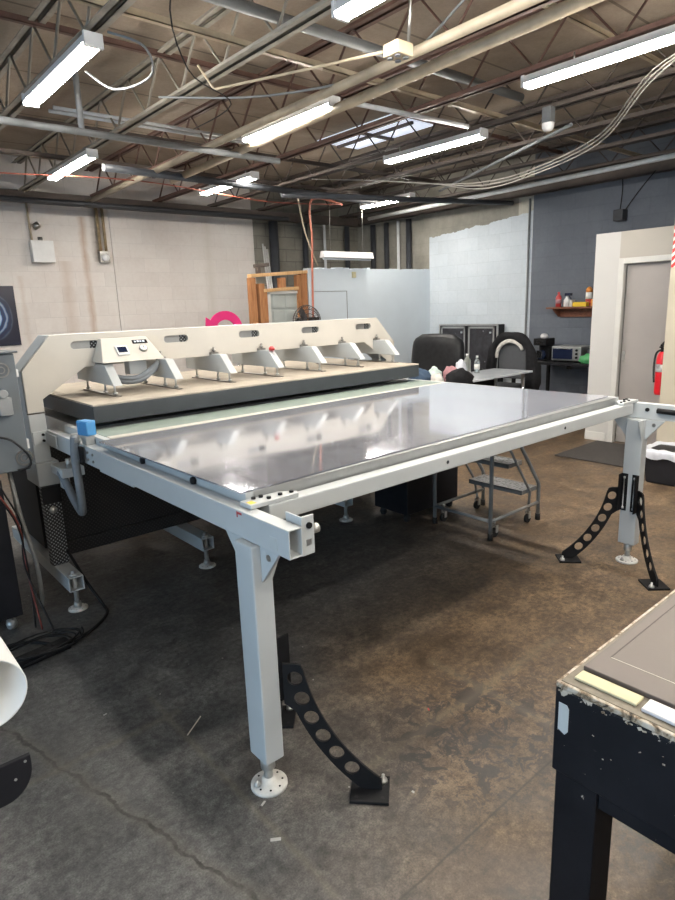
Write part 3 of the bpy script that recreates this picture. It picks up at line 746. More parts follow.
# pedestal fan
def fan():
    c = Vector((5.50, 7.12, 1.45))
    t = thing('pedestal_fan', 'dark wire pedestal fan in front of the stud framed door', 'fan', (5.50, 7.12, 0))
    MB().lathe((5.50, 7.12, 0), [(.0, 0), (.22, 0), (.22, .02), (.05, .05), (.0, .05)], 20).done('base', 'black', t)
    MB().cyl((5.50, 7.12, .04), (5.50, 7.12, 1.4), .018, 10).done('pole', 'chrome', t)
    MB().lathe(c, [(.0, .0), (.06, .0), (.07, .12), (.0, .14)], 14, 'Y').done('motor', 'black', t)
    g = MB()
    for rr, yy in ((.24, -.05), (.23, -.09), (.18, -.11), (.12, -.115), (.06, -.115)):
        g.tube([c + Vector((rr * math.cos(a), yy, rr * math.sin(a))) for a in [2 * PI * k / 28 for k in range(29)]], .005, 5, False)
    for k in range(44):
        a = 2 * PI * k / 44
        g.tube([c + Vector((rr * math.cos(a), yy, rr * math.sin(a))) for rr, yy in ((.05, -.115), (.18, -.11), (.235, -.075), (.24, -.04), (.2, .02))], .003, 4, False)
    g.done('guard', 'fanwire', t)
    for k in range(3):
        a = 2 * PI * k / 3
        R = Matrix.Rotation(-a, 3, 'Y') @ Matrix.Rotation(.45, 3, 'X')
        MB().obox(c + Matrix.Rotation(-a, 3, 'Y') @ Vector((.12, -.05, 0)), (.20, .008, .15), R).done('blade', 'fanwire', t, bevel=.002)
fan()
# pink arrow sign
def arrow():
    pts = []
    c = (4.13, 1.42)
    for k in range(15): a = PI * (.02 + .80 * k / 14); pts.append((c[0] + .25 * math.cos(a), c[1] + .23 * math.sin(a)))
    inn = []
    for k in range(15): a = PI * (.02 + .80 * k / 14); inn.append((c[0] + .14 * math.cos(a), c[1] + .12 * math.sin(a)))
    head = [(c[0] - .27, c[1] + .16), (c[0] - .29, c[1] - .06), (c[0] - .06, c[1] + .02)]
    o = plate('arrow_sign', pts + head + inn[::-1], [], .02, frame((0, 7.0, 0), (1, 0, 0), (0, 0, 1)), 'pink')
    return o
t = thing('arrow_sign', 'bright pink curved arrow sign showing above the press beam', 'sign', (4.13, 7.0, 0))
o = arrow(); o.name = 'arrow_panel'; o.parent = t; o.matrix_parent_inverse = Matrix.Translation(-t.location)
MB().cyl((4.3, 7.03, 0.02), (4.3, 7.03, 1.5), .015, 8).done('post', 'chrome', t)
MB().box(4.15, 6.9, 0, 4.45, 7.15, .02).done('foot', 'black', t)

# ------------------------------------------------------------------ the heat press
HP = thing('heat_press', 'large pale grey flatbed heat press with a long bridge in a warm lit tone and sliding table', 'machine', (2.4, 3.2, 0))
xL, xRt = .945, 3.815          # side rail / post centre lines
# bridge: one big plate with vents
def slot(cx, cz, L=.17, H=.045):
    r = H / 2; out = []
    for k in range(9): a = -PI / 2 + PI * k / 8; out.append((cx + L / 2 - r + r * math.cos(a), cz + r * math.sin(a)))
    for k in range(9): a = PI / 2 + PI * k / 8; out.append((cx - L / 2 + r + r * math.cos(a), cz + r * math.sin(a)))
    return out
OUT = [(.895, 1.13), (.895, 1.365), (1.066, 1.555), (3.655, 1.555), (3.86, 1.345), (3.86, 1.13), (3.76, 1.13), (3.76, 1.20), (3.51, 1.362), (1.245, 1.362), (.985, 1.20), (.985, 1.13)]
SX = [1.26, 1.84, 2.40, 2.95, 3.50]
br = plate('bridge', OUT, [slot(x, 1.49) for x in SX], .012, frame((0, 3.756, 0), (1, 0, 0), (0, 0, 1)), 'cream', HP, bevel=.002)
for x in SX:
    m = MB().box(x - .10, 3.775, 1.46, x + .10, 3.785, 1.52)
    m.done('vent', 'alu', br)
    m = MB(); m.box(x + .035, 3.772, 1.465, x + .08, 3.7749, 1.515).done('vent_mesh', 'perf_light', br)
m = MB()   # box behind the face plate
IN = [(.897, 1.13), (.897, 1.364), (1.067, 1.553), (3.654, 1.553), (3.858, 1.344), (3.858, 1.13), (3.80, 1.13), (3.80, 1.20), (3.53, 1.38), (1.225, 1.38), (.95, 1.20), (.95, 1.13)]
m.prism(IN, 'Y', 3.79, 3.97)
o = m.done('bridge_body', 'press', br)
MB().box(.89, 3.748, 1.120, .99, 3.75, 1.128).done('seam', 'darkline', br)
# posts and base blocks
for x0, x1 in ((.895, .985), (3.77, 3.86)):
    p = MB().box(x0, 3.75, .80, x1, 3.95, 1.13).done('post', 'press', HP, bevel=.004)
    MB().box(x0 - .006, 3.72, .70, x1 + .03, 3.97, .84).done('base_block', 'press', p, bevel=.006)
    g = MB().box(x0 + .0, 3.70, .215, x1 + .005, 3.76, .70).done('perforated_guard', 'perf_light', p, bevel=.003)
    MB().box(x0 - .004, 3.695, .60, x1 + .009, 3.699, .70).done('guard_band', 'blackmat', p)
    MB().lathe(((x0 + x1) / 2, 3.693, .56), [(.0, -.004), (.022, -.003), (.022, .006)], 14, 'Y').done('guard_bolt', 'steel', p)
# feet tubes under the press
def levelling(x, y, zt, parent, name='levelling_foot', r=.055, rod=.014, mat='white_disc'):
    d = MB().lathe((x, y, 0), [(.0, 0), (r, 0), (r, .006), (r * .8, .012), (.02, .016), (.0, .016)], 24).done(name, mat, parent)
    MB().cyl((x, y, .01), (x, y, zt), rod, 12).lathe((x, y, zt - .035), [(.026, 0), (.026, .018)], 6).lathe((x, y, .014), [(.024, 0), (.02, .03)], 8).done('threaded_rod', 'steel', d)
    b = MB()
    for k in range(8): a = PI * k / 4 + .3; b.lathe((x + r * .72 * math.cos(a), y + r * .72 * math.sin(a), .0115), [(.0045, 0), (.0045, .001)], 8)
    b.split('drilled_hole', 'blackmat', d)
    return d
for x in (.946, 1.79, 3.03, 3.84):
    f = MB().tubebox('Y', 3.46, 4.7, x - .042, x + .042, .125, .21, .006).done('foot_tube', 'press', HP, bevel=.002)
    levelling(x, 3.50, .24, f)
# lower enclosure of black perforated sheet
MB().box(1.0, 3.84, .24, 3.76, 3.86, .90).done('skirt', 'perf_dark', HP)
MB().box(1.0, 3.82, .215, 3.76, 3.84, .30).done('skirt_rail', 'perf_dark', HP, bevel=.003)
MB().box(.93, 3.97, .24, 3.83, 4.65, .90).done('cabinet_body', 'blackcab', HP, bevel=.006)
# platen and insulation
pl = MB().box(1.105, 3.30, 1.093, 3.675, 4.55, 1.183).done('platen', 'slate', HP, bevel=.004)
MB().box(1.105, 3.30, 1.184, 3.675, 4.55, 1.194).done('insulation', 'insul', pl, bevel=.003)
# support arms
for k in range(7):
    x = 1.303 + .384 * k
    a = MB().prism([(3.49, 1.258), (3.61, 1.375), (4.10, 1.375), (4.10, 1.262)], 'X', x, x + .052).done('support_arm', 'press', HP, bevel=.003)
    for y in (3.55, 3.70, 4.0):
        MB().cyl((x + .026, y, 1.20), (x + .026, y, 1.285), .007, 8).lathe((x + .026, y, 1.205), [(.015, 0), (.015, .010)], 6).done('adjusting_rod', 'steel', a)
    MB().box(x + .01, 3.50, 1.194, x + .042, 4.05, 1.200).done('clamp_bar', 'bolt', a)
    MB().box(x + .0, 3.715, 1.372, x + .052, 3.748, 1.386).cyl((x + .026, 3.73, 1.386), (x + .026, 3.73, 1.42), .008, 8).lathe((x + .026, 3.73, 1.392), [(.014, 0), (.014, .01)], 6).done('arm_bolt', 'bolt', a)
MB().lathe((1.303 + .384 * 3 + .026, 3.60, 1.372), [(.0, 0), (.02, .002), (.022, .018), (.012, .03), (.0, .032)], 14).done('warning_beacon', 'redplastic', HP)
# control head
cb = MB()
v = [(1.335, 3.70, 1.52), (1.615, 3.70, 1.52), (1.665, 3.57, 1.386), (1.285, 3.57, 1.386)]
w = [(1.335, 3.748, 1.52), (1.615, 3.748, 1.52), (1.665, 3.748, 1.386), (1.285, 3.748, 1.386)]
V = [cb.bm.verts.new(p) for p in v] + [cb.bm.verts.new(p) for p in w]
for f in ((0, 1, 2, 3), (7, 6, 5, 4), (0, 4, 5, 1), (1, 5, 6, 2), (2, 6, 7, 3), (3, 7, 4, 0)): cb.bm.faces.new([V[i] for i in f])
ch = cb.done('control_head', 'cream', HP, bevel=.003)
# frame on the sloping face
sx_ = Vector((1, 0, 0)); sy_ = Vector((0, .13, .134)).normalized()
def face_pt(x, s): return Vector((x, 3.57, 1.386)) + sy_ * s
NRM = sx_.cross(sy_)
def face_box(x0, x1, s0, s1, d0, d1, name, mat, par, bev=.002):
    c = (face_pt((x0 + x1) / 2, (s0 + s1) / 2)) + NRM * (d0 + d1) / 2
    R = Matrix((sx_, sy_, NRM)).transposed()
    return MB().obox(c, (x1 - x0, s1 - s0, d1 - d0), R).done(name, mat, par, bevel=bev)
bz = face_box(1.392, 1.462, .045, .115, 0, .012, 'display', 'white_plastic', ch)
face_box(1.400, 1.454, .062, .104, .012, .014, 'screen', 'lcd', bz, 0)
lg = face_box(1.512, 1.606, .132, .160, 0, .004, 'nameplate', 'black', ch, .006)
for k in range(4): face_box(1.524 + .017 * k, 1.535 + .017 * k + (.003 if k % 2 else 0), .140, .152 + (.002 if k % 2 else 0), .004, .0045, 'nameplate_print', 'glyph', lg, 0)
gm = frame(face_pt(1.56, .088) + NRM * .006, sx_, sy_)
gd = plate('gauge', circle(0, 0, .025, 24), [], .012, gm, 'bolt', ch)
plate('gauge_face', circle(0, 0, .0205, 24), [], .002, frame(face_pt(1.56, .088) + NRM * .0135, sx_, sy_), 'dial', gd)
face_box(1.559, 1.562, .080, .104, .0145, .016, 'gauge_needle', 'black', gd, 0)
for k, z in enumerate((0, .02)):
    MB().tube(smoothpts([(1.33, 3.72, 1.33), (1.40, 3.64, 1.27 + z), (1.50, 3.60, 1.265 + z), (1.60, 3.62, 1.31 + z), (1.67, 3.70, 1.35)], 6), .016, 8).done('air_hose', 'hose', HP)
MB().box(1.47, 3.65, 1.30, 1.58, 3.73, 1.386).done('valve_block', 'press', HP, bevel=.004)
# side rails, gusset legs and front beam
def rail(s, xc):
    x0, x1 = xc - .026 if s < 0 else xc - .026, xc + .026
    r = MB().tubebox('Y', 1.39, 3.75, x0, x1, .932, 1.025, .005).done('side_rail', 'press', HP, bevel=.003)
    xo = x0 if s < 0 else x1
    m = MB()
    for y in (3.0, 3.07, 3.60, 3.66):
        for z in (.96, .995): m.cyl((xo + s * .0, y, z), (xo + s * .007, y, z), .007, 8)
    m.split('rail_bolt', 'bolt', r)
    MB().box(xo + s * .006 - .003, 3.55, .945, xo + s * .006 + .003, 3.76, 1.012).done('joint_plate', 'press', r, bevel=.001)
    return r
railL = rail(-1, 1.004); railR = rail(1, 3.80)
rb = MB().box(.90, 3.738, .945, .985, 3.749, 1.02).done('rail_bracket', 'press', HP, bevel=.002)
MB().cyl((.955, 3.738, .965), (.955, 3.730, .965), .008, 8).cyl((.955, 3.738, 1.0), (.955, 3.730, 1.0), .008, 8).split('bolt', 'black', rb)
# left rail underside bracket
MB().box(.985, 2.55, .918, 1.02, 2.95, .931).done('rail_rib', 'press', railL, bevel=.002)
bm_ = MB().box(1.075, 1.628, .962, 3.735, 1.69, 1.026).done('front_beam', 'press', HP, bevel=.005)  # same paint as the bridge; the darker tone stands in for weaker light
b = MB()
for x in (1.992, 2.947): b.lathe((x, 1.627, .997), [(.0, -.001), (.008, -.0005), (.008, .002)], 10, 'Y')
b.split('drilled_hole', 'blackmat', bm_)
for s, xa in ((1, 1.005), (-1, 3.80)):
    pts = [(xa, 1.63), (xa + s * .195, 1.63), (xa + s * .205, 1.655), (xa + s * .15, 1.697), (xa, 1.697)]
    c = MB().prism(pts, 'Z', 1.027, 1.042).done('corner_plate', 'press', HP, bevel=.002)
    b = MB()
    for (dx, dy) in ((.045, 1.683), (.075, 1.683), (.085, 1.65), (.135, 1.655), (.18, 1.652)): b.lathe((xa + s * dx, dy, 1.042), [(.008, 0), (.008, .007)], 8)
    b.split('bolt', 'black', c)
MB().box(1.012, 1.64, 1.0421, 1.035, 1.67, 1.0425).done('yellow_sticker', 'yellow', HP)
# end bracket at the near corner with a locking knob, handle at the far corner
e = MB().box(1.034, 1.40, .925, 1.082, 1.408, 1.05).box(1.034, 1.408, .925, 1.04, 1.48, 1.05).done('end_bracket', 'press', railL, bevel=.002)
MB().cyl((1.06, 1.399, 1.02), (1.06, 1.392, 1.02), .010, 10).done('bolt', 'black', e)
MB().cyl((1.075, 1.44, .985), (1.115, 1.44, .985), .010, 10).lathe((1.105, 1.44, .985), [(.0, 0), (.016, .002), (.016, .02), (.0, .022)], 14, 'X').done('locking_knob', 'steel', e)
MB().box(1.05, 1.3985, .955, 1.07, 1.40, .975).done('bracket_sticker', 'alu', e)
MB().box(.9765, 1.45, .945, .9779, 1.49, .985).done('grey_sticker', 'tape', railL)
MB().box(.9765, 1.67, 1.0, .9779, 1.675, 1.02).box(.9765, 1.645, 1.012, .9779, 1.672, 1.019).done('red_mark', 'redplastic', railL)
hn = MB().cyl((3.765, 1.50, .99), (3.765, 1.30, .985), .016, 12).lathe((3.765, 1.29, .985), [(.02, 0), (.02, .03)], 12, 'Y').done('clamp_handle', 'black', railR)
MB().cyl((3.773, 1.56, .99), (3.764, 1.56, .99), .012, 10).done('bolt', 'black', railR)
def leg(xc, yc, s):
    L = MB().box(xc - .038, yc - .052, .125, xc + .038, yc + .052, .93).done('leg', 'press', HP, bevel=.006)
    m = MB()
    m.prism([(yc - .052, .80), (yc - .052, .93), (yc - .16, .93)], 'X', xc - .006, xc + .006)
    m.prism([(yc + .052, .80), (yc + .052, .93), (yc + .16, .93)], 'X', xc - .006, xc + .006)
    m.prism([(xc + s * .038, .80), (xc + s * .038, .93), (xc + s * .10, .93)], 'Y', yc - .05, yc - .042)
    m.split('gusset', 'press', L, bevel=.002)
    m = MB(); m.lathe((xc + .0, yc - .10, .90), [(.012, -.008), (.012, .008)], 8, 'X'); m.done('gusset_bolt', 'bolt', L)
    d = MB().lathe((xc, yc, 0), [(.0, 0), (.066, 0), (.066, .008), (.06, .012), (.028, .014), (.024, .035), (.0, .036)], 28).done('levelling_foot', 'white_disc', L)
    MB().cyl((xc, yc, .02), (xc, yc, .13), .016, 12).lathe((xc, yc, .075), [(.026, 0), (.026, .05)], 12).done('threaded_rod', 'steel', d)
    b = MB()
    for k in range(8): a = PI * k / 4 + .3; b.lathe((xc + .048 * math.cos(a), yc + .048 * math.sin(a), .0135), [(.004, 0), (.004, .001)], 8)
    b.split('drilled_hole', 'blackmat', d)
    MB().lathe((xc - .042, yc + .012, .013), [(.014, 0), (.012, .008), (.005, .02), (.0, .02)], 8).done('anchor_bolt', 'steel', d)
    return L
legN = leg(.992, 1.615, 1); legF = leg(3.775, 1.615, -1)
# drilled curved floor braces
def brace(L, xc, yc, sx, sy):
    d = Vector((sx * .68, sy * .733, 0)).normalized()
    o = Vector((xc + sx * .047, yc + sy * .060, 0))
    cl, th = [], []
    n = 24; s, z = .035, .455; ang0, ang1, LEN = math.radians(78), math.radians(35), .535
    for k in range(n + 1):
        a = ang0 + (ang1 - ang0) * k / n; cl.append((s, z)); th.append(a)
        s += LEN / n * math.cos(a); z -= LEN / n * math.sin(a)
    w = .038
    up = [(p[0] + w * math.sin(a), p[1] + w * math.cos(a)) for p, a in zip(cl, th)]
    dn = [(p[0] - w * math.sin(a), p[1] - w * math.cos(a)) for p, a in zip(cl, th)]
    up = [(u, v) for u, v in up if v > .058]; dn = [(u, v) for u, v in dn if v > .014]
    top = [(.0, .34), (.0, .492), (.045, .492), (.062, .487)]
    out = top + up + [(up[-1][0] + .006, up[-1][1] - .008), (up[-1][0] + .008, .013), (dn[-1][0] + .02, .013)] + dn[::-1][:-6]
    holes = []
    for k in range(6):
        q = .8 + k * (n - 4.2) / 5.6; i = int(q); q -= i; holes.append(circle(cl[i][0] * (1 - q) + cl[i + 1][0] * q + .002, cl[i][1] * (1 - q) + cl[i + 1][1] * q, .0265, 22))
    fr = frame(o, d, (0, 0, 1))
    B = plate('floor_brace', out, holes, .010, fr, 'black', L, bevel=.0015)
    ctr = o + d * (up[-1][0] - .035)
    bp = MB().obox(ctr + Vector((0, 0, .006)), (.135, .125, .012), rz(math.atan2(d.y, d.x))).done('base_plate', 'black', B, bevel=.002)
    m = MB(); side = Vector((-d.y, d.x, 0))
    q = ctr + d * .045 + side * .035 * (1 if sx * sy < 0 else -1)
    m.lathe((q.x, q.y, .012), [(.016, 0), (.014, .01), (.006, .012), (.006, .028), (.0, .028)], 10); m.done('anchor_bolt', 'steel', bp)
    m = MB()
    for u, v in ((-.045, .04), (.045, .04), (-.045, -.04), (.045, -.04)):
        p = ctr + d * u + side * v; m.lathe((p.x, p.y, .012), [(.007, 0), (.007, .0006)], 8)
    m.split('drilled_hole', 'rubber', bp)
    Rb = rz(math.atan2(d.y, d.x))
    xf = xc + sx * .038; ye = yc + sy * .053; X2 = lambda a, b: (min(a, b), max(a, b))
    xa, xb = X2(xf, xf + sx * .006); ya, yb = X2(ye, ye - sy * .04)
    xc0, xc1 = X2(xf + sx * .0062, xf + sx * .046); yc0, yc1 = X2(ye, ye - sy * .006)
    mp = MB().box(xa, ya, .345, xb, yb, .585).done('mounting_angle', 'black', B, bevel=.001)
    MB().box(xc0, yc0, .345, xc1, yc1, .585).done('angle_flange', 'black', B, bevel=.001)
    q = Vector((xf + sx * .012, ye - sy * .022, 0))
    MB().tube([(q.x, q.y, .36), (q.x, q.y, .372), (q.x, q.y, .373), (q.x, q.y, .555), (q.x, q.y, .556), (q.x, q.y, .568)], [.0075, .0075, .0035, .0035, .0075, .0075], 8).done('clamp_stud', 'steel', B)
for sy in (-1, 1):
    brace(legN, .992, 1.615, 1, sy); brace(legF, 3.775, 1.615, -1, sy)
# sliding table bed
bed = MB().box(1.07, 1.76, .955, 3.66, 3.30, 1.030).done('table_bed', 'alu', HP, bevel=.003)
for x0, x1 in ((1.034, 1.068), (3.662, 3.70)): MB().box(x0, 1.705, .945, x1, 3.60, 1.0625).done('inner_rail', 'press', bed, bevel=.003)
MB().box(1.069, 1.705, .955, 3.661, 1.759, 1.0625).done('front_profile', 'alu', bed, bevel=.004)
MB().box(1.069, 1.700, .998, 3.661, 1.7045, 1.012).done('profile_groove', 'bolt', bed)
MB().box(1.069, 2.99, 1.0305, 3.661, 3.04, 1.066).done('edge_strip', 'cream', bed, bevel=.003)
MB().box(1.069, 3.05, 1.0305, 3.661, 3.29, 1.064).done('felt_edge', 'green', bed, bevel=.003)
MB().box(1.07, 3.40, .95, 3.66, 4.5, 1.06).done('lower_platen', 'alu', HP, bevel=.004)
for y in (2.52, 2.06):
    MB().lathe((1.028, y, 1.038), [(.0, -.010), (.014, -.009), (.016, .0), (.014, .005), (.0, .006)], 14, 'X').box(1.02, y - .012, 1.026, 1.033, y + .012, 1.034).done('guide_roller', 'black', bed)
# limit switch, hose, small brackets at the left rear corner
sw = MB().obox(Vector((1.005, 3.13, 1.11)), (.055, .085, .075), rz(.25)).done('limit_switch', 'blue', HP, bevel=.006)
MB().box(.985, 3.10, 1.025, 1.03, 3.16, 1.075).done('switch_mount', 'steel', sw, bevel=.003)
MB().cyl((.968, 3.20, 1.03), (.968, 3.20, 1.075), .022, 12).done('hose_fitting', 'steel', sw)
MB().tube(smoothpts([(.962, 3.20, 1.06), (.955, 3.21, .95), (.955, 3.20, .80), (.958, 3.21, .69), (.965, 3.25, .645), (.96, 3.33, .69), (.955, 3.42, .77), (.955, 3.5, .82)], 7), .021, 12).done('flexible_hose', 'hose', HP)
MB().box(.955, 3.10, .94, .968, 3.14, 1.02).done('switch_arm', 'black', HP)
MB().box(.94, 3.42, .80, 1.06, 3.62, .85).box(.96, 3.50, .72, 1.0, 3.56, .80).done('lift_bracket', 'press', HP, bevel=.004)
MB().cyl((.99, 3.45, .85), (.99, 3.45, .90), .016, 10).done('lift_screw', 'steel', HP)

# sheet on the table
bmS = bmesh.new(); nx, ny = 40, 20; LX, LY = 2.645, 1.235; ga = math.radians(1.1)
O = Vector((1.016, 1.702, 1.0632)); ex = Vector((math.cos(ga), math.sin(ga), 0)); ey = Vector((-math.sin(ga), math.cos(ga), 0))
grid = [[bmS.verts.new(O + ex * (LX * i / nx) + ey * (LY * j / ny) + Vector((0, 0, .0065 + .0008 * math.sin(2.6 * LX * i / nx) * math.sin(3.0 * LY * j / ny + .6)))) for j in range(ny + 1)] for i in range(nx + 1)]
low = [[bmS.verts.new(O + ex * (LX * i / nx) + ey * (LY * j / ny)) for j in (0, ny)] for i in (0, nx)]
for i in range(nx):
    for j in range(ny):
        f = bmS.faces.new((grid[i][j], grid[i + 1][j], grid[i + 1][j + 1], grid[i][j + 1])); f.smooth = True
bmS.faces.new((low[0][0], low[0][1], low[1][1], low[1][0]))
bmS.faces.new([grid[i][0] for i in range(nx, -1, -1)] + [low[0][0], low[1][0]])
bmS.faces.new([grid[i][ny] for i in range(nx + 1)] + [low[1][1], low[0][1]])
bmS.faces.new([grid[0][j] for j in range(ny + 1)] + [low[0][1], low[0][0]])
bmS.faces.new([grid[nx][j] for j in range(ny, -1, -1)] + [low[1][0], low[1][1]])
for e in bmS.edges:
    if len(e.link_faces) == 2 and (not e.link_faces[0].smooth or not e.link_faces[1].smooth): e.smooth = False
bmesh.ops.recalc_face_normals(bmS, faces=bmS.faces[:])
bmesh.ops.translate(bmS, verts=bmS.verts[:], vec=(-2.3, -2.3, -1.0632))
me = bpy.data.meshes.new('metal_sheet'); bmS.to_mesh(me); bmS.free()
o = link('metal_sheet', me, 'sheet', None, Vector((2.3, 2.3, 1.0632)))
tag(o, 'large shiny film covered sheet lying on the press table', 'sheet')

# ------------------------------------------------------------------ under and left of the press
def casters(b, pts, r=.03):
    for x, y in pts: b.tube([(x, y, 0), (x, y, r * .25), (x, y, r), (x, y, r * 1.75), (x, y, r * 1.9), (x, y, r * 2.4)], [r * .45, r * .8, r, r * .8, r * .4, r * .4], 10)
t = thing('rolling_cabinet', 'black cabinet on casters under the right end of the press table', 'cabinet', (3.6, 3.38, 0))
MB().box(3.29, 3.08, .07, 3.90, 3.44, .84).done('body', 'blackcab', t, bevel=.006)
b = MB(); casters(b, ((3.34, 3.13), (3.85, 3.13), (3.34, 3.39), (3.85, 3.39))); b.split('caster', 'rubber', t)

def step_ladder():
    t = thing('rolling_ladder', 'grey rolling step ladder with mesh treads under the press table', 'ladder', (3.77, 2.7, 0))
    ya, yb_ = 2.44, 2.95
    for y, nm in ((ya, 0), (yb_, 1)):
        MB().cyl((3.46, y, .03), (3.46, y, .90), .0145, 12).done('post', 'ladder', t)
        MB().tube([(4.07, y, .03), (4.07, y, .27), (4.06, y, .30), (3.60, y, .90)], .0145, 12).done('front_leg', 'ladder', t)
        MB().tube([(3.97, y + (.02 if nm == 0 else -.02), .08), (3.95, y, .25), (3.50, y, .86)], .010, 10).done('stringer', 'ladder', t)
        MB().cyl((3.46, y, .14), (4.07, y, .14), .0125, 10).done('side_rail', 'ladder', t)
        MB().cyl((3.46, y, .0), (3.46, y, .05), .019, 12).done('rubber_tip', 'rubber', t); MB().cyl((4.07, y, .0), (4.07, y, .05), .019, 12).done('rubber_tip', 'rubber', t)
    MB().cyl((3.46, ya, .14), (3.46, yb_, .14), .0125, 10).done('cross_rail', 'ladder', t)
    MB().cyl((3.47, ya, .86), (3.47, yb_, .86), .0125, 10).done('cross_rail', 'ladder', t)
    for (xa, xb, z) in ((3.86, 4.06, .27), (3.68, 3.85, .51), (3.48, 3.68, .75)):
        tr = MB().box(xa, ya + .02, z - .008, xb, yb_ - .02, z).done('tread', 'tread', t)
        MB().box(xa, ya + .015, z - .032, xa + .01, yb_ - .015, z + .002).box(xb - .01, ya + .015, z - .032, xb, yb_ - .015, z + .002).box(xa, ya + .012, z - .03, xb, ya + .022, z + .002).box(xa, yb_ - .022, z - .03, xb, yb_ - .012, z + .002).done('tread_frame', 'ladder', tr)
    for x, y in ((3.54, ya + .02), (3.96, ya + .02), (3.54, yb_ - .02), (3.96, yb_ - .02)):
        c = MB().cyl((x, y - .01, .034), (x, y + .01, .034), .034, 16).done('caster', 'rubber', t)
        MB().box(x - .006, y - .018, .034, x + .02, y - .013, .09).box(x - .006, y + .013, .034, x + .02, y + .018, .09).cyl((x, y, .085), (x, y, .14), .008, 8).done('caster_fork', 'steel', c)
step_ladder()

# left electrical enclosure on its black stand
t = thing('electrical_enclosure', 'grey steel electrical enclosure at the left edge beside the press post', 'enclosure', (.5, 3.56, .85))
MB().box(.30, 3.45, .88, .800, 3.62, 1.485).done('body', 'grey_box', t, bevel=.006)
MB().box(.29, 3.43, 1.487, .815, 3.63, 1.497).done('rain_lid', 'grey_box', t, bevel=.003)
for (x, z, r_) in ((.73, 1.405, .038), (.775, .945, .042)):
    plate('knockout', circle(x, z, r_, 24), [circle(x, z, r_ * .82, 24)], .004, frame((0, 3.448, 0), (1, 0, 0), (0, 0, 1)), 'bolt', t)
    plate('knockout', circle(x, z, r_ * .5, 20), [circle(x, z, r_ * .36, 20)], .004, frame((0, 3.448, 0), (1, 0, 0), (0, 0, 1)), 'bolt', t)
MB().box(.69, 3.41, 1.18, .75, 3.45, 1.27).cyl((.715, 3.42, 1.29), (.715, 3.40, 1.29), .022, 14).done('switch', 'alu', t, bevel=.003)
MB().box(.80, 3.5, 1.36, .82, 3.53, 1.40).box(.80, 3.5, .98, .82, 3.53, 1.03).split('hinge', 'white_plastic', t)
MB().tube(smoothpts([(.64, 3.44, 1.08), (.72, 3.425, 1.05), (.79, 3.425, .96), (.79, 3.43, .90), (.73, 3.425, .89)], 5), .006, 6).done('lead', 'cable', t)
t = thing('equipment_cabinet', 'black cabinet on casters below the grey enclosure at left', 'cabinet', (.4, 3.7, 0))
MB().box(.10, 3.47, .08, .655, 3.95, .845).done('body', 'blackcab', t, bevel=.006)
MB().box(.12, 3.468, .70, .645, 3.47, .705).done('door_seam', 'rubber', t)
b = MB(); casters(b, ((.6, 3.52), (.16, 3.52), (.6, 3.9), (.16, 3.9))); b.split('caster', 'steel', t)
MB().box(.28, 3.46, .845, .60, 3.64, .88).done('top_tray', 'blackmat', t)
for k in (0, 1, 3):
    x = .60 + .014 * k
    pipe('cable', [(x - .03, 3.44, .90), (x, 3.42, .80), (.685 + .006 * k, 3.42, .6), (.70 - .004 * k, 3.41, .3 + .02 * k), (.69 + .02 * k, 3.40 - .05 * k, .02)], .005, 'red_cable' if k == 1 else 'cable',
         ['black lead', 'red lead', 'black lead', 'black lead', 'black lead'][k] + [' nearest the black cabinet, hanging from the enclosure', ' hanging from the grey enclosure', ' third from the cabinet, hanging from the enclosure', ' hanging from the enclosure nearest the press post', ' hanging closest to the press post'][k], 'cable', 'leads hanging from the enclosure', 6, 5)
pipe('conduit', [(.72, 3.60, .88), (.74, 3.58, .6), (.78, 3.57, .3), (.80, 3.66, .012)], .012, 'steel', 'bare grey conduit running down behind the hanging leads', 'conduit', None, 8, 5)
# power strip and cord heap
t = thing('power_strip', 'black power strip lying on the floor by the white paper roll', 'power strip', (.60, 3.10, 0))
MB().obox(Vector((.60, 3.08, .025)), (.34, .07, .045), rz(.15)).done('body', 'black', t, bevel=.008)
b = MB()
for k in range(5): b.obox(Vector((.48 + .055 * k, 3.062 + .008 * k, .0485)), (.03, .03, .002), rz(.15))
b.split('socket', 'rubber', t)
hp = []
for k in range(64):
    a = k * .40; rr = .17 + .045 * math.sin(k * .43); hp.append((.60 + .02 * math.sin(k * .21) + rr * 1.1 * math.cos(a), 3.10 + rr * .6 * math.sin(a), .010 + .03 * abs(math.sin(k * .31)) + .0008 * k))
pipe('extension_cord', hp, .0045, 'cable', 'tangled black cord heaped over the power strip', 'cord', None, 6, 4)
pipe('floor_cable', [(.985, 3.72, .30), (1.0, 3.60, .215), (1.02, 3.47, .12), (1.06, 3.42, .02), (1.04, 3.30, .009), (.92, 3.18, .009), (.80, 3.13, .009), (.72, 3.16, .009), (.60, 3.30, .009), (.4, 3.32, .009)], .009, 'cable', 'black power cord running from the press foot across the floor', 'cord', None, 8, 6)
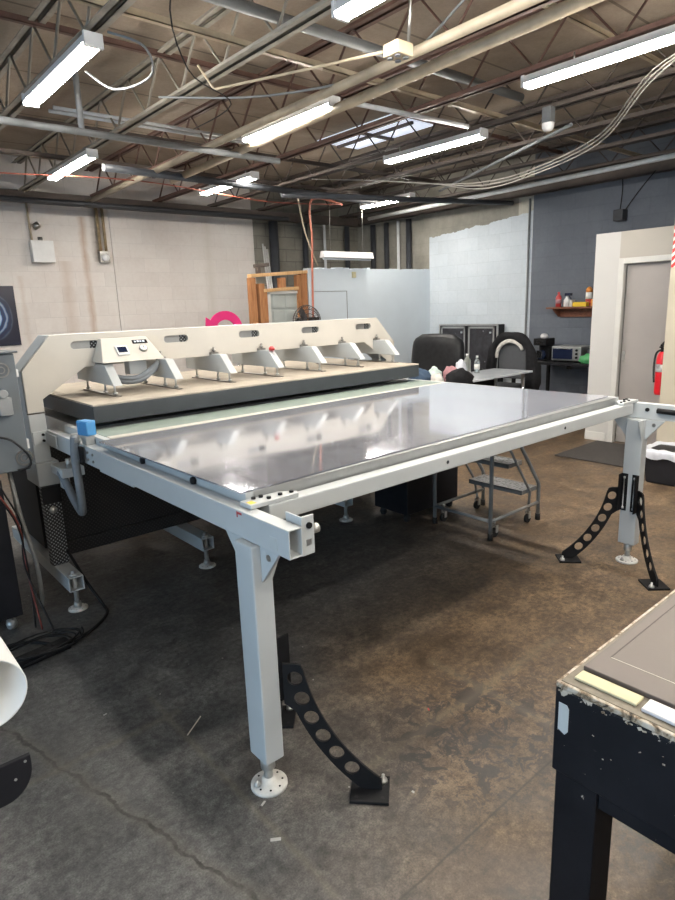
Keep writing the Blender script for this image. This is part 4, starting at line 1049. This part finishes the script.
# wide format printer roll at the left edge
t = thing('plotter_stand', 'wide format plotter with a roll of white paper, cut by the left edge', 'plotter', (.15, 2.3, 0))
RX, RY, RZ = .218, 1.83, .62
b = MB(); n = 36
ring = lambda r, y: [b.bm.verts.new((RX + r * math.cos(2 * PI * k / n), y, RZ + r * math.sin(2 * PI * k / n))) for k in range(n)]
A, B_, C_, D_ = ring(.108, RY), ring(.108, RY + 1.2), ring(.103, RY), ring(.103, RY + 1.2)
for k in range(n):
    j = (k + 1) % n
    for q in ((A[k], A[j], B_[j], B_[k]), (C_[j], C_[k], D_[k], D_[j]), (A[j], A[k], C_[k], C_[j]), (B_[k], B_[j], D_[j], D_[k])):
        f = b.bm.faces.new(q); f.smooth = True
rl = b.done('paper_roll', 'paper', t)
MB().cyl((RX - .25, 1.95, .02), (RX - .25, 1.95, .9), .03, 12).cyl((RX - .25, 3.0, .02), (RX - .25, 3.0, .9), .03, 12).split('post', 'white_plastic', t)
MB().box(RX - .45, 1.80, .88, RX - .1, 3.15, 1.02).done('printer_body', 'blackcab', t, bevel=.02)
arm = []
for k in range(9): a = -PI / 2 + PI / 2 * k / 8; arm.append((.205 + .075 * math.cos(a), .445 + .075 * math.sin(a) * 1.2))
MB().prism([(-.25, .355)] + arm + [(.28, .475), (-.25, .475)], 'Y', 1.70, 1.715).done('end_bracket', 'blackcab', t, bevel=.002)
MB().cyl((.18, 1.715, .44), (.18, 3.03, .44), .022, 12).done('support_bar', 'white_plastic', t)
MB().box(-.25, 1.7, .0, -.2, 3.05, .05).box(-.24, 1.70, .05, -.21, 1.715, .355).done('foot', 'slate', t)
b = MB()
for x, z in ((.265, .462), (.235, .42)): b.cyl((x, 1.6985, z), (x, 1.70, z), .004, 8)
b.split('bracket_screw', 'steel', t)
MB().box(RX - .24, 1.90, RZ - .02, RX - .1, 1.93, RZ + .02).box(RX - .24, 2.95, RZ - .02, RX - .1, 2.98, RZ + .02).split('roll_holder', 'slate', t)

# floor debris
for k, (x, y, a, L, W, lab) in enumerate(((.925, 1.555, .4, .03, .010, 'white paint chip by the near foot of the press'), (.872, 1.405, -.6, .045, .016, 'larger white paint chip on the floor in front of the near leg'),
                                          (.945, 2.09, .62, .16, .006, 'thin straw coloured stick on the floor left of the near leg'), (.70, 2.42, .2, .02, .01, 'small white crumb on the grey floor at left'),
                                          (1.25, 1.52, 0, .012, .012, 'white crumb beside the near curved brace'), (1.34, 1.24, 0, .010, .014, 'white crumb right of the near brace plate'), (1.72, 1.50, 1., .02, .008, 'reddish scrap on the brown floor'), (1.50, 2.0, 1., .01, .008, 'tiny white scrap in the beam shadow'))):
    tag(MB().obox(Vector((x, y, .0012)), (L * .75, W * .7, .002), rz(a)).done('floor_scrap', 'redplastic' if k == 6 else ('paleline' if k == 2 else 'chip'), loc=(x, y, 0)), lab, 'scrap')

# ------------------------------------------------------------------ work table at the right front
WT = thing('work_table', 'heavy black wooden work table with chipped edges in the right foreground', 'table', (1.8, .2, 0))
TX0, TX1, TY0, TY1 = 1.092, 3.2, -.70, .595
MB().box(TX0, TY0, .648, TX1, TY1, .852).done('box_frame', 'tableblack', WT, bevel=.003)
MB().box(TX0, TY0, .8525, TX1, TY1, .866).done('top_edge', 'ply', WT, bevel=.003)
MB().box(TX0 + .008, TY0, .8662, TX1 - .01, TY1 - .008, .8675).done('top_panel', 'brownply', WT)
for x in (TX0 + .008, TX1 - .1):
    for y in (TY1 - .10, TY0 + .005): MB().box(x, y, 0, x + .092, y + .095, .647).done('leg', 'tableblack', WT, bevel=.004)
MB().box(TX0 + .016, TY0 + .10, .60, TX0 + .06, TY1 - .10, .647).done('side_rail', 'tableblack', WT, bevel=.003)
MB().box(TX0 + .10, TY1 - .06, .60, TX1 - .1, TY1 - .02, .647).done('end_rail', 'tableblack', WT, bevel=.003)
pp = [(.585, .82), (.567, .82), (.562, .812), (.562, .758), (.569, .748), (.585, .756)]
MB().prism(pp, 'X', TX0 - .0012, TX0 - .0002).done('tape_strip', 'tape', WT)
b = MB(); rnd = random.Random(3)
for k in range(46):
    y = TX0 and (.59 - rnd.random() * .42); z = .85 - abs(rnd.gauss(0, .006)) if k < 34 else .85 - rnd.random() * .13; L_ = rnd.uniform(.002, .010) if k < 34 else rnd.uniform(.0015, .005)
    b.obox(Vector((TX0 - .0005, y, z)), (.0008, L_, L_ * rnd.uniform(.3, .9)), Matrix.Rotation(rnd.uniform(-.6, .6), 3, 'X'))
b.done('paint_chip', 'ply', WT)
bd = thing('mat_board', 'taupe brown mat board covering the black work table', 'board', (1.9, .1, .868))
MB().box(1.165, -.6, .868, 2.9, .573, .880).done('sheet', 'taupe', bd, bevel=.002)
MB().box(1.236, -.6, .8801, 1.2375, .548, .8806).done('score_line', 'paleline', bd)
MB().box(1.236, .546, .8801, 2.85, .5485, .8806).done('score_line', 'darkline', bd)
tag(MB().box(1.122, .440, .868, 1.158, .570, .874).done('foam_strip', 'foam', loc=(1.14, .5, .868), bevel=.002), 'yellowed foam strip along the near edge of the work table', 'strip')
tag(MB().box(1.116, .10, .868, 1.158, .428, .876).done('foam_strip', 'whitestrip', loc=(1.14, .26, .868), bevel=.002), 'white foam strip at the right end of the work table edge', 'strip')

# ------------------------------------------------------------------ right side of the room
tag(MB().box(5.96, 2.62, 0, 6.90, 3.40, .012).done('floor_mat', 'mat', loc=(6.4, 3.0, 0), bevel=.003), 'dark charcoal mat on the floor in front of the grey doorway', 'mat')
t = thing('trash_bin', 'black bin with a white liner in front of the cream column', 'bin', (5.78, 2.16, 0))
b = MB()
lo = [(5.60, 2.03), (5.90, 2.03), (5.90, 2.29), (5.60, 2.29)]; hi = [(5.57, 2.0), (5.93, 2.0), (5.93, 2.32), (5.57, 2.32)]
A = [b.bm.verts.new((x, y, 0)) for x, y in lo]; B_ = [b.bm.verts.new((x, y, .30)) for x, y in hi]
b.bm.faces.new(A[::-1]); b.bm.faces.new(B_)
for k in range(4): b.bm.faces.new((A[k], A[(k + 1) % 4], B_[(k + 1) % 4], B_[k]))
b.done('tub', 'blackcab', t, bevel=.02, seg=3)
b = MB(); n = 48; rings = []
for h_, gq in ((.24, .016), (.28, .024), (.315, .022), (.325, .0), (.27, -.035)):
    rg = []
    for k in range(n):
        a = 2 * PI * k / n; ca, sa = math.cos(a), math.sin(a); sc = (abs(ca) ** 6 + abs(sa) ** 6) ** (-1 / 6)
        rf = .006 * math.sin(9 * a + h_ * 40) + .004 * math.sin(17 * a)
        rg.append(b.bm.verts.new((5.75 + (.18 + gq + rf) * ca * sc, 2.16 + (.16 + gq + rf) * sa * sc, h_ + (.012 * math.sin(6 * a) if h_ < .25 else .004 * math.sin(8 * a)))))
    rings.append(rg)
for i in range(4):
    for k in range(n): f = b.bm.faces.new((rings[i][k], rings[i][(k + 1) % n], rings[i + 1][(k + 1) % n], rings[i + 1][k])); f.smooth = True
b.bm.faces.new(rings[-1])
b.done('liner', 'bagwhite', t)
t = thing('fire_extinguisher', 'red fire extinguisher hung on the side of the cream column', 'extinguisher', (6.05, 2.47, .74))
MB().lathe((6.05, 2.412, .74), [(.0, 0), (.04, .0), (.045, .02), (.045, .33), (.038, .37), (.02, .40), (.0, .40)], 20).done('cylinder', 'red', t)
MB().lathe((6.05, 2.412, .955), [(.0462, 0), (.0462, .07)], 20).done('label_band', 'white_plastic', t)
MB().cyl((6.05, 2.412, 1.13), (6.05, 2.412, 1.18), .015, 10).bar((6.0, 2.412, 1.185), (6.12, 2.412, 1.20), .02, .012).bar((6.02, 2.412, 1.20), (6.12, 2.412, 1.235), .02, .01).done('valve_handle', 'black', t)
MB().box(6.02, 2.359, .93, 6.08, 2.372, 1.05).box(5.992, 2.40, 1.0, 6.0, 2.45, 1.03).done('bracket', 'steel', t)
MB().tube(smoothpts([(6.05, 2.412, 1.16), (5.99, 2.44, 1.13), (5.985, 2.45, 1.0), (5.985, 2.44, .86)], 4), .009, 8).done('hose', 'rubber', t)
tag(MB().box(5.947, 2.22, 1.89, 5.9499, 2.358, 2.25).done('hazard_tape', 'hazard', loc=(5.948, 2.33, 2.1)), 'red and white striped hazard tape on the cream column', 'tape')

# utility table with small kitchen things
t = thing('utility_table', 'black utility table against the slate wall below the shelf', 'table', (8.2, 4.5, 0))
MB().box(7.92, 3.75, .745, 8.47, 5.05, .78).done('top', 'blackcab', t, bevel=.004)
for x in (7.96, 8.42):
    for y in (3.80, 4.97): MB().box(x - .02, y - .02, 0, x + .02, y + .02, .745).done('leg', 'black', t)
MB().box(7.95, 4.35, .70, 7.955, 4.42, .745).done('tag_clip', 'chrome', t)
t = thing('coffee_maker', 'black drip coffee maker at the left end of the utility table', 'coffee maker', (8.2, 4.930, .78))
MB().box(8.10, 4.840, .781, 8.32, 5.020, .80).box(8.22, 4.840, .80, 8.32, 5.020, 1.02).box(8.08, 4.830, 1.0, 8.33, 5.030, 1.10).done('body', 'black', t, bevel=.012)
MB().lathe((8.15, 4.930, .801), [(.0, 0), (.055, 0), (.065, .05), (.06, .10), (.045, .13), (.0, .13)], 16).done('carafe', 'lcd', t)
MB().box(8.079, 4.890, .82, 8.084, 4.970, .93).box(8.078, 4.880, 1.03, 8.0795, 4.980, 1.07).done('chrome_trim', 'chrome', t)
tag(MB().lathe((8.2, 4.930, 1.1005), [(.0, 0), (.045, 0), (.055, .03), (.04, .06), (.0, .07)], 14).done('filter_stack', 'whitestrip', loc=(8.2, 4.930, 1.1005)), 'pale crumpled filter stack on top of the coffee maker', 'filter')
t = thing('toaster_oven', 'silver toaster oven on the utility table', 'toaster oven', (8.2, 4.480, .78))
MB().box(8.06, 4.280, .80, 8.38, 4.720, 1.0).done('body', 'alu', t, bevel=.012)
MB().box(8.052, 4.400, .825, 8.06, 4.700, .975).done('glass_door', 'lcd', t, bevel=.003)
MB().cyl((8.035, 4.420, .97), (8.035, 4.680, .97), .007, 8).cyl((8.035, 4.420, .97), (8.06, 4.420, .97), .006, 6).cyl((8.035, 4.680, .97), (8.06, 4.680, .97), .006, 6).done('door_handle', 'chrome', t)
b = MB()
for z in (.85, .90, .95): b.cyl((8.06, 4.340, z), (8.045, 4.340, z), .016, 12)
b.split('knob', 'black', t)
MB().box(8.10, 4.290, .781, 8.13, 4.320, .80).box(8.10, 4.680, .781, 8.13, 4.710, .80).box(8.32, 4.290, .781, 8.35, 4.320, .80).box(8.32, 4.680, .781, 8.35, 4.710, .80).split('foot', 'rubber', t)
MB().box(8.1, 4.410, .87, 8.3, 4.690, .874).done('rack', 'steel', t)
tag(MB().box(8.12, 4.110, .781, 8.36, 4.230, .98).done('storage_box', 'slate', loc=(8.2, 4.160, .78), bevel=.02), 'dark box standing right of the toaster oven', 'box')
tag(MB().blob((8.02, 4.160, .835), (.08, .10, .07), 5, .3).done('green_bag', 'greenplastic', loc=(8.02, 4.160, .78)), 'crumpled green bag in front of the dark box', 'bag')
# wall shelf
t = thing('wall_shelf', 'reddish wood shelf on the slate wall holding bottles', 'shelf', (8.4, 4.6, 1.490))
MB().box(8.26, 4.0, 1.510, 8.498, 4.96, 1.535).done('board', 'shelfwood', t, bevel=.003)
MB().prism([(8.498, 1.390), (8.498, 1.510), (8.28, 1.510), (8.30, 1.490), (8.44, 1.400)], 'Y', 4.84, 4.87).prism([(8.498, 1.390), (8.498, 1.510), (8.28, 1.510), (8.30, 1.490), (8.44, 1.400)], 'Y', 4.05, 4.08).split('bracket', 'shelfwood', t, bevel=.002)
MB().box(8.46, 4.08, 1.390, 8.498, 4.84, 1.510).done('back_rail', 'shelfwood', t, bevel=.003)
def bottle(x, y, z, r, h, mat, capmat, label, nm='bottle', cat='bottle', lab=None, group=None):
    t = thing(nm, label, cat, (x, y, z), group)
    MB().lathe((x, y, z), [(.0, 0), (r, 0), (r, h * .62), (r * .8, h * .72), (r * .36, h * .84), (r * .36, h * .88), (.0, h * .88)], 16).done('body', mat, t)
    MB().lathe((x, y, z + h * .88), [(r * .42, 0), (r * .42, h * .12), (.0, h * .12)], 12).done('cap', capmat, t)
    if lab: MB().lathe((x, y, z + h * .22), [(r * 1.02, 0), (r * 1.02, h * .28)], 16).done('label', lab, t)
    return t
bottle(8.36, 4.82, 1.536, .040, .21, 'redplastic', 'redplastic', 'red bottle at the left end of the wall shelf', lab='rose')
t = thing('spray_bottle', 'white spray bottle with a dark trigger on the wall shelf', 'spray bottle', (8.36, 4.70, 1.536))
MB().lathe((8.36, 4.69, 1.536), [(.0, 0), (.042, 0), (.044, .09), (.02, .13), (.016, .15), (.0, .15)], 16).done('body', 'white_plastic', t)
MB().box(8.32, 4.63, 1.687, 8.40, 4.71, 1.725).bar((8.36, 4.66, 1.690), (8.36, 4.62, 1.630), .02, .015).done('trigger', 'lcd', t, bevel=.006)
tag(MB().box(8.31, 4.585, 1.536, 8.40, 4.625, 1.630).done('carton', 'fleece', loc=(8.35, 4.6, 1.536), bevel=.003), 'small cream carton between the spray bottle and yellow box', 'carton')
tag(MB().box(8.28, 4.36, 1.536, 8.37, 4.56, 1.597).done('yellow_box', 'yellow', loc=(8.3, 4.46, 1.536), bevel=.003), 'flat bright yellow box on the wall shelf', 'box')
t = thing('canister', 'tall red and white canister standing behind the yellow box', 'canister', (8.43, 4.40, 1.536))
MB().lathe((8.43, 4.40, 1.536), [(.0, 0), (.045, 0), (.045, .10), (.0, .10)], 16).done('base_band', 'redplastic', t)
MB().lathe((8.43, 4.40, 1.636), [(.045, 0), (.045, .09), (.0, .09)], 16).done('label_band', 'dial', t)
MB().lathe((8.43, 4.40, 1.726), [(.045, 0), (.042, .04), (.02, .07), (.0, .075)], 16).done('top_cap', 'orange_card', t)
tag(MB().box(8.29, 4.22, 1.536, 8.38, 4.30, 1.630).done('orange_box', 'orange_card', loc=(8.33, 4.26, 1.536), bevel=.003), 'orange carton at the right end of the wall shelf', 'carton')

# flight case against the white wall
t = thing('flight_case', 'black two door flight case with metal edges against the white wall', 'case', (8.3, 6.55, 0))
MB().box(8.30, 5.80, .02, 8.48, 6.98, 1.29).done('body', 'blackcab', t, bevel=.004)
for y0, y1 in ((5.85, 6.36), (6.42, 6.93)):
    d = MB().box(8.285, y0, .06, 8.299, y1, 1.26).done('door', 'casepanel', t)
    MB().box(8.278, y0, .06, 8.285, y0 + .03, 1.26).box(8.278, y1 - .03, .06, 8.285, y1, 1.26).box(8.278, y0, 1.23, 8.285, y1, 1.26).done('metal_edge', 'alu', d)
    b = MB()
    for z in (.5, .8, 1.15): b.box(8.270, y0 + .05, z, 8.284, y0 + .09, z + .03)
    b.split('latch', 'chrome', d)
MB().box(8.29, 5.795, .02, 8.31, 5.82, 1.29).box(8.29, 6.96, .02, 8.31, 6.985, 1.29).box(8.29, 5.8, 1.27, 8.31, 6.98, 1.295).done('corner_edge', 'alu', t)
b = MB()
for y in (6.0, 7.02): b.box(8.32, y, 0, 8.45, y + .1, .02)
b.split('foot', 'rubber', t)

# desk with things on it
t = thing('desk', 'desk with a glossy grey top beyond the press table', 'desk', (6.4, 4.85, 0))
MB().box(5.62, 4.46, .725, 7.18, 5.05, .75).done('top', 'glasstop', t, bevel=.003)
for x in (5.72, 7.08):
    for y in (4.54, 4.98): MB().cyl((x, y, 0), (x, y, .725), .025, 12).done('leg', 'chrome', t)
MB().box(5.72, 4.98, .45, 7.08, 4.995, .725).done('modesty_panel', 'black', t)
bottle(6.60, 4.92, .751, .036, .22, 'clear', 'white_plastic', 'clear water bottle standing alone on the desk', 'water_bottle', 'bottle', 'dial')
bottle(6.50, 5.00, .751, .045, .25, 'hazyclear', 'white_plastic', 'taller green tinted clear bottle left of the water bottle', 'water_bottle', 'bottle')
tag(MB().blob((6.33, 4.97, .83), (.075, .065, .11), 11, .22).done('plastic_bag', 'bagwhite', loc=(6.33, 4.97, .751)), 'crumpled white bag beside the tall clear bottle on the desk', 'bag')
# clutter at the left end of the desk, on a cart
t = thing('utility_cart', 'black cart heaped with cloths at the left end of the desk', 'cart', (5.32, 4.55, 0))
MB().box(5.05, 4.10, .66, 5.60, 5.02, .69).box(5.05, 4.10, .20, 5.60, 5.02, .22).split('shelf', 'blackcab', t, bevel=.004)
for x in (5.07, 5.58):
    for y in (4.12, 5.0): MB().box(x - .015, y - .015, 0.0, x + .015, y + .015, .66).done('leg', 'black', t)
for k, (c, r_, m_, lab, nm) in enumerate((((5.20, 4.66, .81), (.12, .14, .12), 'navy', 'navy cloth bundled at the left end of the cart', 'cloth'), ((5.22, 4.43, .78), (.07, .085, .12), 'fleece', 'cream cloth tucked between the navy and black bundles', 'cloth'),
                                           ((5.38, 4.24, .80), (.17, .13, .15), 'fabric_black', 'black jacket heaped on the right of the cart', 'jacket'), ((5.36, 4.90, .80), (.10, .10, .14), 'bagwhite', 'white plastic bag standing behind the navy cloth', 'bag'),
                                           ((5.50, 4.70, .80), (.07, .09, .13), 'mint', 'pale mint bag at the back of the cart behind the cream cloth', 'bag'), ((5.53, 4.48, .80), (.06, .11, .14), 'rose', 'dusty rose cloth behind the black jacket', 'cloth'))):
    tag(MB().blob(c, r_, 20 + k, .35).done({'cloth': 'cloth_bundle', 'jacket': 'crumpled_jacket', 'bag': 'plastic_bag'}[nm], m_, loc=(c[0], c[1], .69)), lab, nm)
# leather armchair
t = thing('armchair', 'tall black leather office chair back against the flight case', 'chair', (6.9, 5.9, 0))
def cushion(name, c, size, rot, mat, par, sub=2):
    b = MB(); b.obox(Vector(c), size, rot); return b.done(name, mat, par, bevel=min(size) * .3, seg=3, sub=1)
b = MB(); nu, nv = 40, 14; R_ = []
for j in range(nv + 1):
    v_ = j / nv; ring = []
    for i in range(nu):
        a = 2 * PI * i / nu; ca, sa = math.cos(a), math.sin(a)
        wy = .47 * (1 - .10 * v_ ** 3) * math.copysign(abs(sa) ** .45, sa); wx = .10 * math.copysign(abs(ca) ** .6, ca)
        end = math.sqrt(max(0.0, 1 - max(0, (v_ - .8) / .2) ** 2)) if v_ > .8 else 1
        wx *= (.88 + .12 * abs(math.cos(wy * 17))) * max(end, .15); wy *= max(.72, .72 + .28 * end)
        ring.append(b.bm.verts.new((6.82 + wx + .05 * v_, 5.80 + wy, .55 + .68 * v_ - .04 * abs(wy) ** 2 * 4 * v_)))
    R_.append(ring)
for j in range(nv):
    for i in range(nu):
        f = b.bm.faces.new((R_[j][i], R_[j][(i + 1) % nu], R_[j + 1][(i + 1) % nu], R_[j + 1][i])); f.smooth = True
b.bm.faces.new(R_[0][::-1]); b.bm.faces.new(R_[-1])
b.done('back_pad', 'leather', t)
cushion('seat', (7.12, 5.77, .50), (.62, .80, .17), Matrix.Identity(3), 'leather', t)
for y in (5.33, 6.21): cushion('arm', (7.1, y, .70), (.55, .09, .10), Matrix.Identity(3), 'leather', t); MB().cyl((7.1, y, .45), (7.1, y, .68), .025, 10).done('arm_post', 'black', t)
MB().cyl((7.1, 5.77, .08), (7.1, 5.77, .44), .035, 12).done('gas_column', 'black', t)
b = MB()
for k in range(5): a = 2 * PI * k / 5; b.bar((7.1, 5.77, .09), (7.1 + .32 * math.cos(a), 5.77 + .32 * math.sin(a), .06), .05, .03); b.lathe((7.1 + .32 * math.cos(a), 5.77 + .32 * math.sin(a), 0), [(.0, 0), (.028, .01), (.028, .04), (.0, .05)], 10)
b.done('star_base', 'black', t)
# office chair with a jacket over its back
t = thing('office_chair', 'grey mesh office chair beside the desk', 'chair', (7.5, 4.9, 0))
cy_ = 4.98; cx_ = 7.48
pts = []
for k in range(25):
    a = PI * k / 24; pts.append((cy_ + .235 * math.cos(a), .90 + .22 * math.sin(a)))
pts = [(cy_ + .20, .58)] + pts + [(cy_ - .20, .58)]
MB().prism(pts, 'X', cx_, cx_ + .045).done('backrest', 'grey_mesh', t, bevel=.012)
MB().box(cx_ - .45, cy_ - .24, .44, cx_ + .06, cy_ + .24, .52).done('seat', 'grey_mesh', t, bevel=.03, seg=3)
MB().cyl((cx_ - .2, cy_, .07), (cx_ - .2, cy_, .44), .03, 10).bar((cx_ + .05, cy_, .47), (cx_ + .06, cy_, .7), .06, .03).done('gas_column', 'black', t)
b = MB()
for k in range(5): a = 2 * PI * k / 5; b.bar((cx_ - .2, cy_, .09), (cx_ - .2 + .3 * math.cos(a), cy_ + .3 * math.sin(a), .06), .05, .03); b.lathe((cx_ - .2 + .3 * math.cos(a), cy_ + .3 * math.sin(a), 0), [(.0, 0), (.028, .01), (.028, .04), (.0, .05)], 10)
b.done('star_base', 'black', t)
jk = thing('jacket', 'black hooded jacket with a pale lining draped over the office chair', 'jacket', (7.5, 4.98, 1.1))
def arch(R, zc, zr, x, r, a0, a1, zlo, n=22):
    p = []
    for k in range(n + 1):
        a = a0 + (a1 - a0) * k / n; p.append((x, cy_ + R * math.cos(a), zc + zr * math.sin(a)))
    return p
p = [(7.47, cy_ + .34, .52), (7.46, cy_ + .335, .72)] + arch(.31, .90, .275, 7.46, 0, 0, PI, 0) + [(7.46, cy_ - .34, .72), (7.47, cy_ - .36, .48)]
rad = [.065, .075] + [.062 + .010 * math.sin(k * .9 + 1) for k in range(23)] + [.09, .08]
MB().tube(p, rad, 12).done('shell', 'fabric_black', jk)
p = arch(.215, .90, .205, 7.425, 0, -.15, PI * .86, 0)
MB().tube(p, [.020 + .010 * math.sin(PI * k / 22) for k in range(23)], 10).done('lining', 'fleece', jk)
MB().blob((7.46, cy_ - .35, .62), (.10, .10, .26), 41, .25).done('sleeve', 'fabric_black', jk)

# ------------------------------------------------------------------ light, world, camera
w = bpy.data.worlds.new('World'); S.world = w; w.use_nodes = True
bg = w.node_tree.nodes['Background']; bg.inputs[0].default_value = (.50, .74, 1.0, 1); bg.inputs[1].default_value = 2.7
cam = bpy.data.cameras.new('Camera'); co = bpy.data.objects.new('Camera', cam); COL.objects.link(co); S.camera = co
yaw, pitch, roll = math.radians(40.2764), math.radians(13.1874), math.radians(-2.05485)
f = Vector((math.sin(yaw) * math.cos(pitch), math.cos(yaw) * math.cos(pitch), -math.sin(pitch)))
r0 = Vector((math.cos(yaw), -math.sin(yaw), 0)); u0 = r0.cross(f)
r = math.cos(roll) * r0 + math.sin(roll) * u0; u = -math.sin(roll) * r0 + math.cos(roll) * u0
mw = Matrix((r, u, -f)).transposed().to_4x4(); mw.translation = Vector((0, 0, 1.66)); co.matrix_world = mw
cam.sensor_fit = 'VERTICAL'; cam.sensor_height = 24; cam.sensor_width = 18; cam.lens = 613.92 / 900 * 24; cam.clip_start = .02
S.view_settings.view_transform = 'Standard'; S.view_settings.look = 'None'; S.view_settings.gamma = 1; S.view_settings.use_curve_mapping = False
S.view_settings.exposure = 0.52
S.cycles.use_denoising = True
S.cycles.max_bounces = 8; S.cycles.diffuse_bounces = 5; S.cycles.sample_clamp_indirect = 6
